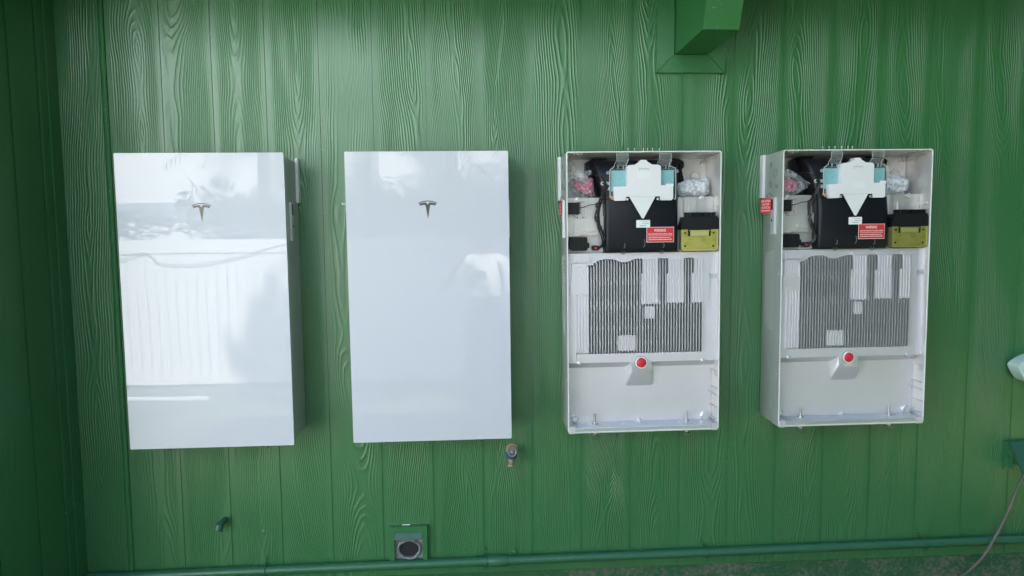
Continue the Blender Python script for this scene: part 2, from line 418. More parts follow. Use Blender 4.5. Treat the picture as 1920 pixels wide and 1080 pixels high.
trim([(1.1965, 2.2725), (1.1965, 2.80), (1.126, 2.80), (1.126, 2.3425)])
# the rest of the house body (closes the room behind the siding)
b = MB(); b.box(-1.7, -1.602, -.6, 8, -.1, 2.84); b.build('house_wall', M_TRIM, house)
b = MB(); b.box(3.452, 3.55, 0, 8, -.1, 2.84); b.build('house_wall', M_TRIM, house)

# ------------------------------------------------------------------ things on the wall
def bendpipe(): pass
pz = lambda x: .2545 + .0062*(x-.3)
conduit = empty('conduit', (.4, 0, .25), 'green painted conduit running level along the foot of the wall', 'pipe')
def cl(o, root):
    o.parent = root; o.matrix_parent_inverse = Matrix.Translation(root.location).inverted(); return o
b = MB(); b.tube([(-1.42, -.024, pz(-1.42)), (.25, -.024, pz(.25))], .0185, 16); cl(b.build('pipe', M_PIPE), conduit)
b = MB(); b.tube([(.292, -.024, pz(.292)), (3.4, -.024, pz(3.4))], .0185, 16); cl(b.build('pipe', M_PIPE), conduit)
b = MB(); b.lathe((.215, -.024, pz(.25)), (1, 0, .006), [(.0225, 0), (.0235, .002), (.0235, .076), (.0225, .078)], 18); cl(b.build('coupling', M_PIPE), conduit)
def strap(x, tilt):
    b = MB(); pts = []
    for k in range(9):
        a = R(-90 + 180*k/8); pts.append((-.024 - .0215*math.cos(a), .0215*math.sin(a)))
    pts = [(-.002, -.046), (-.004, -.026)] + pts + [(-.004, .026), (-.002, .052)]
    for w0, w1 in ((-.0045, .0045),):
        lo = [b.bm.verts.new((x+w0+tilt*z, y, pz(x)+z)) for y, z in pts]; hi = [b.bm.verts.new((x+w1+tilt*z, y, pz(x)+z)) for y, z in pts]
        lo2 = [b.bm.verts.new((x+w0+tilt*z, y-.002, pz(x)+z*1.06)) for y, z in pts]; hi2 = [b.bm.verts.new((x+w1+tilt*z, y-.002, pz(x)+z*1.06)) for y, z in pts]
        for i in range(len(pts)-1):
            b._face([lo[i], hi[i], hi[i+1], lo[i+1]]); b._face([lo2[i], lo2[i+1], hi2[i+1], hi2[i]])
            b._face([lo[i], lo[i+1], lo2[i+1], lo2[i]]); b._face([hi[i], hi2[i], hi2[i+1], hi[i+1]])
        b._face([lo[0], lo2[0], hi2[0], hi[0]]); b._face([lo[-1], hi[-1], hi2[-1], lo2[-1]])
    b.lathe((x+tilt*.046, -.003, pz(x)+.043), (0, -1, 0), [(.0055, 0), (.0055, .002), (.003, .005), (0, .0055)], 8)
    cl(b.build('strap', M_PIPE), conduit)
for x, tl in ((-.711, .05), (.203, 0), (1.147, -.35), (2.117, -.45)): strap(x, tl)
b = MB(); b.lathe((.327, -.001, pz(.327)+.026), (0, -1, 0), [(.011, 0), (.011, .004), (.006, .008), (0, .008)], 8); cl(b.build('anchor_screw', M_PIPE), conduit)

vent = empty('dryer_vent', (-.118, 0, .257), 'small green square dryer vent with lifted flap and foil duct above the conduit', 'vent')
T0 = lambda x, z, d: Vector((x, -d, z))      # world helper: x, height, distance off the wall
VL = lambda x, z, d: Vector((x, -d, z))
b = MB(); b.ring([(-.078, 0), (.078, 0), (.078, .157), (-.078, .157)], [(-.058, .012), (.058, .012), (.058, .134), (-.058, .134)], 0, .024)
b.build('vent_frame', M_TRIM, vent, tf=VL, bev=.003)
b = MB(); b.box(-.0575, .0575, .0125, .1335, .0005, .003); b.build('vent_back', M_LINT, vent, tf=VL)
b = MB(); b.prism_ax([(.133, .012), (.131, .018), (.106, .034), (.103, .030)], -.057, .057); b.build('vent_flap', M_LID, vent, tf=VL, bev=.001)
def ragged(rr, k, seed): return rr*(1 + .10*noise.noise(Vector((math.cos(k)*1.7, math.sin(k)*1.7, seed))) + .05*noise.noise(Vector((math.cos(k)*6, math.sin(k)*6, seed))))
b = MB(); n = 36; rings = []
for rr, d in ((.052, .004), (.051, .014), (.046, .018), (.041, .014), (.040, .006)):
    rings.append([b.bm.verts.new((.001 + ragged(rr, 2*math.pi*k/n, 3.1)*math.cos(2*math.pi*k/n), .055 + ragged(rr, 2*math.pi*k/n, 3.1)*.84*math.sin(2*math.pi*k/n), d + .004*noise.noise(Vector((k*.8, rr*60, 2))))) for k in range(n)])
for A, B_ in zip(rings, rings[1:]):
    for k in range(n): b._face([A[k], A[(k+1) % n], B_[(k+1) % n], B_[k]])
b.build('foil_duct', M_FOIL, vent, tf=VL)
b = MB(); b.prism(disc(.001, .055, .041, .034, 24), .0032, .0055); b.build('duct_shade_disc', M_DUCT, vent, tf=VL)  # flat dark disc painted as the shaded hollow
b = MB(); b.tube([VL(-.026, .158, .004), VL(.006, .1585, .004)], .002, 6); b.build('caulk_bead', M_PAPER, vent)

bib = empty('hose_bibb', (.318, 0, .727), 'weathered brass hose tap with a blue collar below the second white cabinet', 'tap')
bib.rotation_euler = (0, R(8), 0)
b = MB(); b.lathe((0, 0, 0), (0, -1, 0), [(.026, 0), (.026, .004), (.014, .006), (.013, .05), (.012, .06)], 14); b.build('tap_inlet', M_BRASS, bib)
b = MB(); b.tube(spline([(0, -.046, .010), (0, -.056, -.006), (-.001, -.060, -.022), (-.002, -.062, -.034)], 5), [.017]*3+[.020]*4+[.019]*3+[.013]*6, 12)
b.lathe((-.002, -.062, -.034), (.1, -.1, -1), [(.011, 0), (.010, .006), (.0155, .010), (.016, .017), (.012, .0175), (.009, .010)], 14); b.build('tap_body', M_BRASS, bib)
b = MB(); b.lathe((-.003, -.064, -.008), (-.15, -.55, 1), [(.021, 0), (.0225, .003), (.0225, .012), (.018, .014)], 14); b.build('tap_collar', M_BLUE, bib)
b = MB(); b.torus((-.006, -.098, .020), (-.1, -1, .45), .017, .0042, 18, 6)
for k in range(5):
    a = k*2*math.pi/5; b.tube([(-.006, -.098, .020), (-.006 + .016*math.cos(a), -.098, .020 + .016*math.sin(a))], .0025, 5)
b.lathe((-.006, -.098, .020), (-.1, -1, .45), [(.007, -.004), (.007, .003), (.004, .005), (0, .005)], 10); b.build('tap_handle', M_DULL, bib)

stub = empty('capped_stub_pipe', (-.868, 0, .463), 'short dark pipe stub bent downward and sticking out of the lower left wall', 'pipe')
b = MB(); b.tube(spline([(0, .002, 0), (-.003, -.022, -.001), (-.007, -.040, -.006), (-.011, -.050, -.018)], 5), [.0125]*16, 12); b.build('pipe', M_LID, stub)
b = MB(); b.lathe((-.010, -.048, -.012), (-.15, -.45, -1), [(.0150, -.010), (.0175, -.007), (.0180, .015), (.0165, .017), (.0145, .009)], 12); b.build('end_cap', M_LID, stub)

ob = empty('outlet_box', (2.545, 0, .58), 'green painted outdoor outlet box with its lid propped open at the right edge', 'outlet box')
b = MB(); b.box(-.075, .075, .0, .128, .0, .012); b.build('box_base', M_TRIM, ob, tf=VL, bev=.003)
b = MB(); b.box(-.056, .056, .010, .115, .012, .034); b.build('box_body', M_TRIM, ob, tf=VL, bev=.004)
b = MB(); b.prism_ax([(.122, .018), (.127, .026), (.018, .104), (.012, .098), (.108, .026)], -.064, .066); b.build('box_lid', M_LID, ob, tf=VL, bev=.003)
b = MB(); b.lathe(VL(-.05, .062, .013), (0, -1, 0), [(.008, 0), (.008, .012), (.004, .016), (0, .016)], 10); b.build('knob', M_LID, ob)
b = MB(); b.tube(spline([(2.53, -.036, .63), (2.523, -.062, .60), (2.516, -.068, .575), (2.491, -.062, .504), (2.46, -.06, .41), (2.417, -.06, .316), (2.361, -.062, .222), (2.304, -.064, .164), (2.257, -.068, .13), (2.18, -.08, .09), (2.02, -.12, .03), (1.9, -.16, .006)], 6), .0062, 8)
tag(b.build('power_cable', M_CABLE), 'thin grey cable drooping from the green outlet box across the pipe', 'cable')
cov = empty('wall_lamp', (2.535, 0, 1.04), 'pale glossy rounded lamp cover cut off by the right edge of the photo', 'lamp')
b = MB(); b.lathe((0, 0, -.003), (0, -1, 0), [(.050, 0), (.050, .016), (.040, .022)], 20); b.build('lamp_base', M_TRIM, cov)
pts = [(-.080,.005),(-.079,.014),(-.070,.024),(-.039,.042),(.0,.058),(.06,.062),(.095,.03),(.10,-.03),(.06,-.066),(.0,-.066),(-.034,-.058),(-.050,-.044),(-.068,-.018)]
b = MB(); b.prism(pts[::-1], .022, .080); b.build('lamp_cover', M_COVER, cov, tf=VL, bev=.016, seg=4, angle=70)

# two tiny staples at the left edge of the second cabinet
b = MB(); b.box(-.352, -.318, 1.7500, 1.7522, .02, .022); b.box(-.352, -.3495, 1.7522, 1.757, .02, .022)
b.box(-.338, -.318, 1.729, 1.732, .02, .023)
tag(b.build('mount_pin', M_STEEL, None, tf=T0), 'tiny metal pins poking out beside the left edge of the second white cabinet', 'pin')

# ------------------------------------------------------------------ battery cabinets
HB = 1.093
Lc = lambda u, v, w: Vector((u/1000, -w/1000, HB + v/1000))
GROUP = 'battery cabinets mounted on the green wall'
def place(name, x, ztop, rot, label):
    e = empty(name, (x - HB*math.sin(-rot)*1.0, 0, ztop - HB*math.cos(rot)), label, 'battery cabinet', GROUP)
    e.location.x = x + HB*math.sin(rot); e.rotation_euler = (0, -rot, 0)
    return e
def outer_shape(d=0): return rrect(-301+d, 301-d, -1092+d, 0-d, 9-d*.6 if 9-d*.6 > 3 else 3, 4)

def side_details(parent, sgn):
    s = lambda u: sgn*u
    for w, v, r in ((80, -47, 8), (123, -83, 14), (77, -125, 11), (133, -135, 6.5)):
        b = MB(); b.lathe((s(301.6), v, w), (sgn, 0, 0), [(r, -3), (r, .5), (r-1.6, 1.2), (0, 1.2)], 18)
        b.torus((s(302.0), v, w), (1, 0, 0), r+.4, 1.0, 18, 5, mi=1); b.build('knockout', [M_SHELL, M_GREYLIP], parent, tf=Lc)
    b = MB(); a, c = sorted((s(301.5), s(313)))
    b.prism([(a, -2), (c, -2), (c, -176), (a, -176)], 2, 30)
    b.build('wall_bracket', M_WHITE, parent, tf=Lc, bev=2)
    b = MB(); b.box(*sorted((s(301.2), s(308))), -326, -180, 100, 122); b.box(*sorted((s(301.2), s(310))), -326, -180, 122.2, 134)
    lb = b.build('latch_bracket', M_SILVER, parent, tf=Lc, bev=1)
    b = MB(); b.lathe((s(308.5), -270, 111), (sgn, 0, 0), [(4.5, -1), (4.5, .6), (2.5, .8), (0, .8)], 12); b.build('screw', M_VOID, lb, tf=Lc)
    b = MB(); b.box(*sorted((s(308.1), s(309))), -228, -186, 104, 119); b.build('slot', M_VOID, lb, tf=Lc)

def closed_cabinet(x, ztop, rot, label):
    e = place('battery_cabinet', x, ztop, rot, label)
    b = MB(); b.prism(rrect(-303, 303, -1090, -14, 8), 6, 164); b.build('cabinet_body', M_SHELL, e, tf=Lc, bev=5, seg=2)
    b = MB(); b.prism(rrect(-304.5, 304.5, -1105, 0, 4, 3), 166, 193); gl = b.build('glass_cover', M_GLASS, e, tf=Lc, bev=1.2, seg=2)
    k = .534; cv = -183
    arc = [(-66,17),(-50,9.5),(-33,4),(-15,1),(0,0),(15,1),(33,4),(50,9.5),(66,17),(62,22),(48,15.5),(32,10),(15,7),(0,6),(-15,7),(-32,10),(-48,15.5),(-62,22)]
    tee = [(-60,24),(-46,18),(-30,14.5),(-13,13),(0,29),(13,13),(30,14.5),(46,18),(60,24),(52,36),(40,31.5),(30,30),(19,31),(15,38),(0,131),(-15,38),(-19,31),(-30,30),(-40,31.5),(-52,36)]
    b = MB()
    for poly in (arc, tee): b.prism([(px*k, cv-py*k) for px, py in poly][::-1], 193.1, 193.6)
    b.build('emblem', M_EMBLEM, gl, tf=Lc)
    side_details(e, 1); side_details(e, -1)
    for u in (-187, 186):
        b = MB(); b.lathe((u, -1102, 138), (0, -1, 0), [(5, -14), (5, 16), (13, 17), (11, 22), (5, 26), (0, 26.5)], 14); b.build('bolt', M_STEEL, e, tf=Lc)
    return e
closed_cabinet(-.831, .3127+CAMZ, .0015, 'white glass-fronted battery cabinet with its right side showing, leftmost on the wall')
closed_cabinet(0.0, .3168+CAMZ, .0035, 'white glass-fronted battery cabinet hanging just above the brass hose tap')

# ---- open cabinet prototype
PITCH = 11.3
FU = lambda k: -216 + PITCH*k
def vtop(k):
    X = 345 + (FU(k)+216)*(1010/452.)
    pts = [(200,203),(345,196),(380,200),(405,175),(430,150),(455,136),(480,130),(580,130),(605,153),(630,165),(680,165),(705,158),(730,148),(755,129),(1400,125)]
    for (a, ya), (b_, yb) in zip(pts, pts[1:]):
        if X <= b_: y = ya + (yb-ya)*(X-a)/(b_-a); break
    return -417 - (y-125)*.343
def label_lines(parent, cu, cv, w, width, n, dv, h, m, seed):
    rnd = random.Random(seed); b = MB()
    for i in range(n):
        x = cu - width/2
        while x < cu + width/2 - 2:
            L = rnd.uniform(3, 9); L = min(L, cu+width/2-x)
            b.box(x, x+L, cv - i*dv - h/2, cv - i*dv + h/2, w, w+.12); x += L + rnd.uniform(1.2, 2.2)
    o = b.build('print_lines', m, parent, tf=Lc); return o

def open_cabinet(x, ztop, rot, label, variant):
    e = place('battery_cabinet', x, ztop, rot, label)
    # shell -------------------------------------------------------------
    b = MB(); out = outer_shape(); inn = rrect(-296, 296, -1087, -5, 6, 4)
    inn_b = rrect(-292, 292, -1080, -15, 6, 4)
    n = len(out)
    o_lo = [b.bm.verts.new((u*.985, v*.985-8, 6)) for u, v in out]; o_m = [b.bm.verts.new((*p, 22)) for p in out]; o_hi = [b.bm.verts.new((*p, 184)) for p in out]
    o_t = [b.bm.verts.new((*p, 186)) for p in outer_shape(1)]
    i_t = [b.bm.verts.new((*p, 186)) for p in rrect(-297, 297, -1088, -4, 6, 4)]
    i_hi = [b.bm.verts.new((*p, 184.5)) for p in inn]; i_lo = [b.bm.verts.new((*p, 30)) for p in inn_b]
    seq = [o_lo, o_m, o_hi, o_t, i_t, i_hi, i_lo]
    for si, (A, B_) in enumerate(zip(seq, seq[1:])):
        for k in range(n): b._face([A[k], A[(k+1) % n], B_[(k+1) % n], B_[k]], (2 if si in (2, 3, 4) else 1 if si > 4 else 0))
    b._face(o_lo[::-1]); b._face(i_lo, 1)
    sh = b.build('enclosure', [M_SHELL, M_INNER, M_RIM], e, tf=Lc, angle=50)
    def rib(fn):
        b = MB(); fn(b); b.build('wall_rib', M_INNER, sh, tf=Lc, bev=.8)
    for sx in (-1, 1):                      # embossed ribs under the top edge and on the walls
        for k in range(3):
            rib(lambda b: b.prism_ax([(-6, 172), (-10.5, 172), (-15.5, 60), (-12, 60)], *sorted((sx*(238+k*13), sx*(244+k*13)))))
        for du in (258, 276):
            b = MB(); b.lathe((sx*du, -5, 174), (0, -1, 0), [(3.4, -1), (3.4, 2), (0, 3)], 8); b.build('rivet', M_RAIL, sh, tf=Lc)
    for v in (-860, -929, -957, -1005, -1054): rib(lambda b: b.box(286, 297.5, v-2.2, v+2.2, 121, 178))
    rib(lambda b: b.box(288, 297.5, -880, -862, 160, 178)); rib(lambda b: b.box(290, 297.5, -212, -206, 120, 168)); rib(lambda b: b.box(281.6, 285.4, -165, -38, 29, 34))
    for u, v in ((283, -27), (269, -29)):
        b = MB(); b.lathe((u, v, 29), (0, 0, 1), [(6.5, 0), (6.5, 7), (3.5, 8.5), (3, 5), (0, 5)], 12); b.build('rear_boss', M_INNER, sh, tf=Lc)
    b = MB(); b.torus((250, -85, 31), (0, 0, 1), 20, 3.2, 24, 6); b.build('cast_ring', M_INNER, sh, tf=Lc)
    # lower pan, step and boss ------------------------------------------
    b = MB(); b.prism_ax([(-815, 20), (-815, 158), (-819, 158), (-845, 121), (-1079, 121), (-1079, 20)], -293.5, 293.5)
    lp = b.build('wiring_pan', M_SILVER, e, tf=Lc)
    b = MB()
    top = [(-43, -812), (36, -812), (36, -856), (-43, -856)]
    A = [b.bm.verts.new((*p, 158.6)) for p in rrect(-43, 36, -861, -805, 6, 3)]
    B2 = [b.bm.verts.new((*p, 119)) for p in rrect(-60, 54, -926, -800, 10, 3)]
    b._face(A); n2 = len(A)
    for k in range(n2): b._face([A[k], A[(k+1) % n2], B2[(k+1) % n2], B2[k]])
    b.build('knob_boss', M_SILVER, lp, tf=Lc, angle=60)
    b = MB(); b.lathe((-5, -822, 158), (0, 0, 1), [(26, 0), (26, 1.5), (24.5, 1.6)], 28); b.build('knob_seal', M_BLACK2, e, tf=Lc)
    b = MB(); b.lathe((-5, -822, 159), (0, 0, 1), [(24.6, 0), (24.6, 5), (22.5, 6.5), (20, 6.5), (20, 4)], 28); b.build('knob_ring', M_WHITE, e, tf=Lc)
    b = MB(); b.lathe((-5, -822, 160), (0, 0, 1), [(19.6, 0), (19.6, 4), (17, 7), (8, 9.4), (2.5, 9.8), (2, 8.5), (0, 8.5)], 28); b.build('release_knob', M_KNOB, e, tf=Lc)
    for u, v in ((-250, -819), (243, -820)):
        b = MB(); b.lathe((u, v, 156), (0, 0, 1), [(8.5, 0), (8.5, 4), (5.5, 6), (3.4, 6), (3, 3), (0, 3)], 14); b.build('screw', M_RAIL, lp, tf=Lc)
    for u, v, r_ in ((-2, -1066, 10), (277, -950, 5), (-282, -944, 5)):
        b = MB(); b.lathe((u, v, 119), (0, 0, 1), [(r_, 0), (r_, r_*.8), (r_*.7, r_*1.6), (0, r_*1.7)], 12); b.build('stud', M_RAIL, lp, tf=Lc)
    for u, v, r in ((-266, -1050, 15), (266, -1053, 19)):
        b = MB(); b.lathe((u, v, 119), (0, 0, 1), [(r, 0), (r, 10), (r-3, 12), (r-4.5, 9), (r-8, 9), (r-9, 12), (2, 12), (0, 10)], 20); b.build('cable_port', M_RAIL, lp, tf=Lc)
    # bottom rail -------------------------------------------------------
    b = MB(); b.prism_ax([(-1068, 122), (-1072, 185), (-1074.5, 186.5), (-1075.5, 183), (-1090, 183), (-1094, 183), (-1094, 122)], -272, 270)
    for k in range(38):
        u = -262 + k*14; q = [(u, -1068.0, 132), (u+7, -1068, 132), (u+13, -1071.4, 178), (u+6, -1071.4, 178)]
        v8 = [b.bm.verts.new((a, c+d, w)) for d in (1.0, -1.2) for a, c, w in q]
        for f in ((0,1,2,3),(4,7,6,5),(0,4,5,1),(1,5,6,2),(2,6,7,3),(3,7,4,0)): b._face([v8[i] for i in f])
    b.build('bottom_rail', M_RAIL, e, tf=Lc)
    for a0, a1 in ((-296, -273), (271, 295)):
        b = MB(); b.box(a0, a1, -1093.5, -1066, 118, 188); b.build('rail_end_block', M_SILVER, e, tf=Lc, bev=2)
    for u in (-187, 185):
        b = MB(); b.tube([(u, -1028, 140), (u, -1110, 140)], 4.6, 10)
        for k in range(9): b.torus((u, -1031-k*4, 140), (0, 1, 0), 4.6, .8, 10, 4)
        b.lathe((u, -1101, 140), (0, -1, 0), [(7, 0), (7, 12), (15.5, 15.5), (14.5, 20), (8, 25), (0, 26.5)], 16)
        b.lathe((u, -1069.8, 140), (0, 1, 0), [(13, 0), (13, 2.5), (8.5, 3), (8.5, 8), (4.6, 8)], 12); b.build('bolt', M_STEEL, e, tf=Lc)
    # heat sink ---------------------------------------------------------
    b = MB(); DK = 158
    b.box(-296.5, -262, -815, -388, 100, DK)
    for k in range(-4, 40):
        u0_, u1_ = FU(k), FU(k+1); vt = (vtop(k)+vtop(k+1))/2; fl = 163 if k < 0 else 114
        if k < 0: vt = -442
        b.prism_ax([(-388, 80), (-388, DK), (vt+7, DK), (vt-5, fl), (-778, fl), (-784, DK), (-815, DK), (-815, 80)], u0_, u1_)
    b.box(FU(-4)-.0, -262.0, -815, -388, 100, DK) if False else None
    b.box(FU(40), 293, -815, -388, 100, DK); b.box(293.2, 296.8, -815, -388, 100, 168)
    hs = b.build('heat_sink', M_SILVER, e, tf=Lc)
    me_cache = {}
    for k in range(-4, 41):
        vt = round(vtop(k)); padk = k % 2; key = (vt, padk, k < 0)
        if key not in me_cache:
            b = MB(); bot = -779; H0 = 0
            b.prism_ax([(vt+8, 156), (vt, 169), (bot+3, 169), (bot-7, 156), (bot, 96), (vt, 96)], -1.5, 1.5)
            if k >= 0:
                for pv in ((-490, -584, -682) if padk else (-505, -600, -740)):
                    if pv < vt-20: b.prism([(-2.4, pv-7), (0, pv-10), (2.4, pv-7), (2.4, pv+7), (0, pv+10), (-2.4, pv+7)], 150, 169.3)
            me_cache[key] = b.mesh('cooling_fin', M_FIN, tf=lambda u, v, w: Vector((u/1000, -w/1000, v/1000)))
        link('cooling_fin', me_cache[key], hs, (FU(k)/1000, 0, HB/1))
    pads = [(-271,-210,-421,-400,172),(-287,-207,-425,-394,165),(-280,-224,-492,-428,170),(-286,-214,-547,-490,171.4),(.5,61,-470,-400,165.5),(-6,62,-589,-469,167.3),
            (101,163,-472,-400,165.5),(95,164,-586,-471,167.3),(204,264.5,-472,-400,165.5),(195,264,-586,-470,167.3),(7,49,-647,-599,165),(-97,-28,-772,-712,165.8)]
    for (a, c, d, f, w) in pads:
        b = MB(); b.box(a, c, d, f, 110, w-2.6); b.build('raised_pad', M_SILVER, hs, tf=Lc, bev=2.5, seg=2)
    b = MB(); b.lathe((291, -483, 157), (0, 0, 1), [(9, 0), (9, 8), (6, 10), (3, 10), (2.6, 6), (0, 6)], 14); b.box(268, 291, -491, -475, 150, 166); b.build('side_lug', M_INNER, hs, tf=Lc, bev=.8)
    # electronics decks -------------------------------------------------
    b = MB(); b.prism(rrect(-294.5, -143, -386.5, -172, 8), 26, 125); ld = b.build('left_deck', M_INNER, e, tf=Lc, bev=3, seg=2)
    b = MB(); b.box(-294, -271, -322, -246, 110, 150); b.build('raised_pad', M_INNER, ld, tf=Lc, bev=6, seg=2)
    b = MB(); b.prism([(-269,-252),(-206,-252),(-194,-244),(-150,-244),(-150,-318),(-230,-318),(-269,-322)], 120, 140); b.build('raised_pad', M_INNER, ld, tf=Lc, bev=2.5, seg=2)
    b = MB(); b.ring(rrect(-262, -218, -246, -180, 6), rrect(-257, -224, -241, -186, 4), 120, 141); b.build('gasket_frame', M_INNER, ld, tf=Lc, bev=1)
    b = MB(); b.lathe((-249, -180, 124), (0, 0, 1), [(9, 0), (9, 8), (6, 9), (3.5, 9), (3, 6), (0, 6)], 14); b.build('screw', M_RAIL, ld, tf=Lc)
    b = MB(); b.lathe((-242, -243, 124), (0, 0, 1), [(13, 0), (13, 14), (11, 17), (9, 17), (8, 14), (0, 14)], 20); b.build('round_cap', M_INNER, ld, tf=Lc)
    b = MB(); b.prism(rrect(-220, -172, -302, -284, 8.9, 5), 130, 148)
    for u in (-209, -196, -183): b.lathe((u, -293, 147), (0, 0, 1), [(6.2, 0), (6.2, 2), (4, 2.2), (3.6, .6), (0, .6)], 12)
    b.tube([(-222, -298, 141), (-250, -322, 141)], 2.2, 6); b.lathe((-224, -310, 139), (0, 0, 1), [(4.5, 0), (4.5, 6), (0, 7)], 10)
    b.build('terminal_plate', M_INNER, ld, tf=Lc, bev=.6)
    b = MB(); b.box(-289, -248, -236, -191, 124, 152)
    for k in range(6): b.box(-248.5, -241, -232+k*7.2, -228+k*7.2, 130, 148)
    b.build('connector', M_BLACK2, e, tf=Lc, bev=1)
    b = MB(); b.prism([(-284,-325),(-218,-325),(-216,-346),(-209,-348),(-209,-366),(-216,-368),(-222,-378),(-278,-378),(-286,-370),(-293,-368),(-293,-350),(-286,-346)], 124, 160)
    for k in range(6): b.box(-280+k*11, -272+k*11, -374, -330, 160, 163)
    b.build('connector', M_BLACK2, e, tf=Lc, bev=1.2)
    b = MB(); b.prism(rrect(-196, -167, -378, -358, 8), 124, 146); lug = b.build('battery_lug', M_BLACK2, e, tf=Lc, bev=2)
    b = MB(); b.box(-187, -174, -372, -364, 146, 151); b.build('red_tab', M_KNOB, lug, tf=Lc, bev=1)
    b = MB(); b.prism(rrect(148, 293.5, -386, -172, 8), 26, 125); rd = b.build('right_deck', M_INNER, e, tf=Lc, bev=3, seg=2)
    b = MB(); b.box(167, 213, -300, -176, 120, 150); b.build('raised_pad', M_INNER, rd, tf=Lc, bev=3, seg=2)
    for bx in ((214, 250, -232, -192, 120, 133), (224, 246, -250, -232.1, 120, 142), (184, 189, -248, -205, 148, 153)):
        b = MB(); b.box(*bx); b.build('raised_pad', M_INNER, rd, tf=Lc, bev=1.5)
    b = MB(); b.lathe((243, -178, 124), (0, 0, 1), [(9, 0), (9, 8), (6, 9), (3.5, 9), (3, 6), (0, 6)], 14); b.build('screw', M_RAIL, rd, tf=Lc)
    b = MB(); b.tube(spline([(-294, -384, 128), (-230, -384, 128), (-168, -384, 128), (-152, -380, 128), (-146, -370, 128), (-146, -346, 128)], 4), 2.4, 6); b.build('deck_lip', M_RIM, ld, tf=Lc)
    b = MB(); b.tube(spline([(147, -300, 140), (147, -340, 140), (147, -372, 140), (153, -384, 140), (166, -388, 140), (230, -388, 140), (280, -388, 140), (293, -382, 140)], 4), 2.2, 6); b.build('deck_lip', M_RIM, rd, tf=Lc)
    # black housing -----------------------------------------------------
    b = MB(); S = [(-24, 60), (-26, 118), (-60, 150), (-92, 160), (-170, 166), (-235, 177), (-372, 178), (-386, 172), (-386, 30), (-24, 30)]
    xs_l = [-166, -164, -160, -156, -153, -150, -149, -149]; 
    def half(v, w):
        hl = -190 + (min(1, max(0, (-v-24)/160)))*40; hr = 142 - min(1, max(0, (-v-24)/200))*6
        return hl, hr
    prof_n = [(-24, 62), (-25, 105), (-34, 128), (-58, 146), (-95, 156), (-150, 163), (-200, 170), (-236, 177), (-300, 178), (-374, 178), (-386, 173)]
    def cross(v, w):
        hl, hr = half(v, w); rr = 16
        pts = [(hl, 28), (hl, w-rr)]
        for a in (30, 60, 90): pts.append((hl + rr - rr*math.cos(R(a)), w - rr + rr*math.sin(R(a))))
        for a in (90, 60, 30): pts.append((hr - rr + rr*math.cos(R(a)), w - rr + rr*math.sin(R(a))))
        pts += [(hr, w-rr), (hr, 28)]
        return [b.bm.verts.new((u, v, ww)) for u, ww in pts]
    prev = None; rows = []
    for v, w in prof_n: rows.append(cross(v, w))
    for A, B_ in zip(rows, rows[1:]):
        for k in range(len(A)-1): b._face([A[k], A[k+1], B_[k+1], B_[k]])
    b._face(rows[0][::-1]); b._face(rows[-1])
    hg = b.build('black_housing', M_BLACK, e, tf=Lc, angle=40)
    b = MB(); b.prism([(-188,-18),(-178,-14),(-120,-12),(-120,-172),(-196,-172),(-196,-100),(-207,-75),(-207,-30)], 30, 64); b.lathe((-199, -36, 64), (0, 0, 1), [(8, -2), (8, 6), (4, 7), (3.6, 4), (0, 4)], 12); b.lathe((-197, -62, 64), (0, 0, 1), [(6, -2), (6, 4), (3, 4), (0, 2)], 10)
    b.build('housing_flange', M_BLACK, hg, tf=Lc, bev=1.5); b = MB()
    b.prism([(120,-14),(176,-18),(192,-28),(194,-48),(184,-60),(196,-112),(198,-150),(120,-150)], 30, 60); b.lathe((184, -36, 60), (0, 0, 1), [(8, -2), (8, 6), (4, 7), (3.6, 4), (0, 4)], 12)
    for k in range(3): b.box(150+k*12, 154+k*12, -150, -44, 58, 74)
    b.build('housing_flange', M_BLACK, hg, tf=Lc, bev=1.5)
    for u, v, ru, rv in ((-79, -359, 4.2, 8), (-2, -350, 5, 14), (74, -360, 4.2, 8)):
        b = MB(); b.prism(disc(u, v, ru, rv, 18), 177.6, 178.4); b.build('slot', M_VOID, hg, tf=Lc)
        b = MB(); pts = [(u + (ru+1.4)*math.cos(R(a)), v + (rv+1.4)*math.sin(R(a)), 178.8) for a in range(-100, 80, 15)]; b.tube(pts, 1.3, 5); b.build('slot_lip', M_GREYLIP, hg, tf=Lc)
    for u in (-79, 71):
        b = MB(); b.torus((u, -386, 174), (0, 0, 1), 6.5, 1.6, 16, 5); b.build('rim_lug', M_GREYLIP, hg, tf=Lc)
    # clear electronics module on the housing ------------------------------
    b = MB(); b.prism([(-132,-70),(-124,-63),(116,-62),(125,-70),(125,-178),(118,-184),(-126,-184),(-132,-176)], 158, 171); cm = b.build('clear_case', M_CLEAR, e, tf=Lc, bev=1.5)
    b = MB(); b.tube(spline([(-130,-172,171.5),(-131,-120,171.5),(-131,-74,171.5),(-122,-63,171.5),(-114,-56,171.5)], 4), 1.8, 6); b.tube(spline([(98,-56,171.5),(118,-62,171.5),(125,-74,171.5),(126,-172,171.5),(120,-182,171.5)], 4), 1.6, 6)
    for u, v in ((-138,-80), (131,-76)): b.torus((u, v, 170), (0, 0, 1), 4.6, 2, 12, 5)
    for v in (-120, -140): b.box(-145, -132, v-6, v+6, 164, 168)
    b.torus((-158, -120, 166), (0, 0, 1), 5.5, 2.6, 12, 5)
    for u0_ in (-105, 61):
        for d in (6, 26, 38): b.tube([(u0_+d, -54, 172), (u0_+d-1, -66, 172)], 1.3, 5)
    b.build('case_edge', M_CLEAREDGE, cm, tf=Lc)['kind'] = 'stuff'
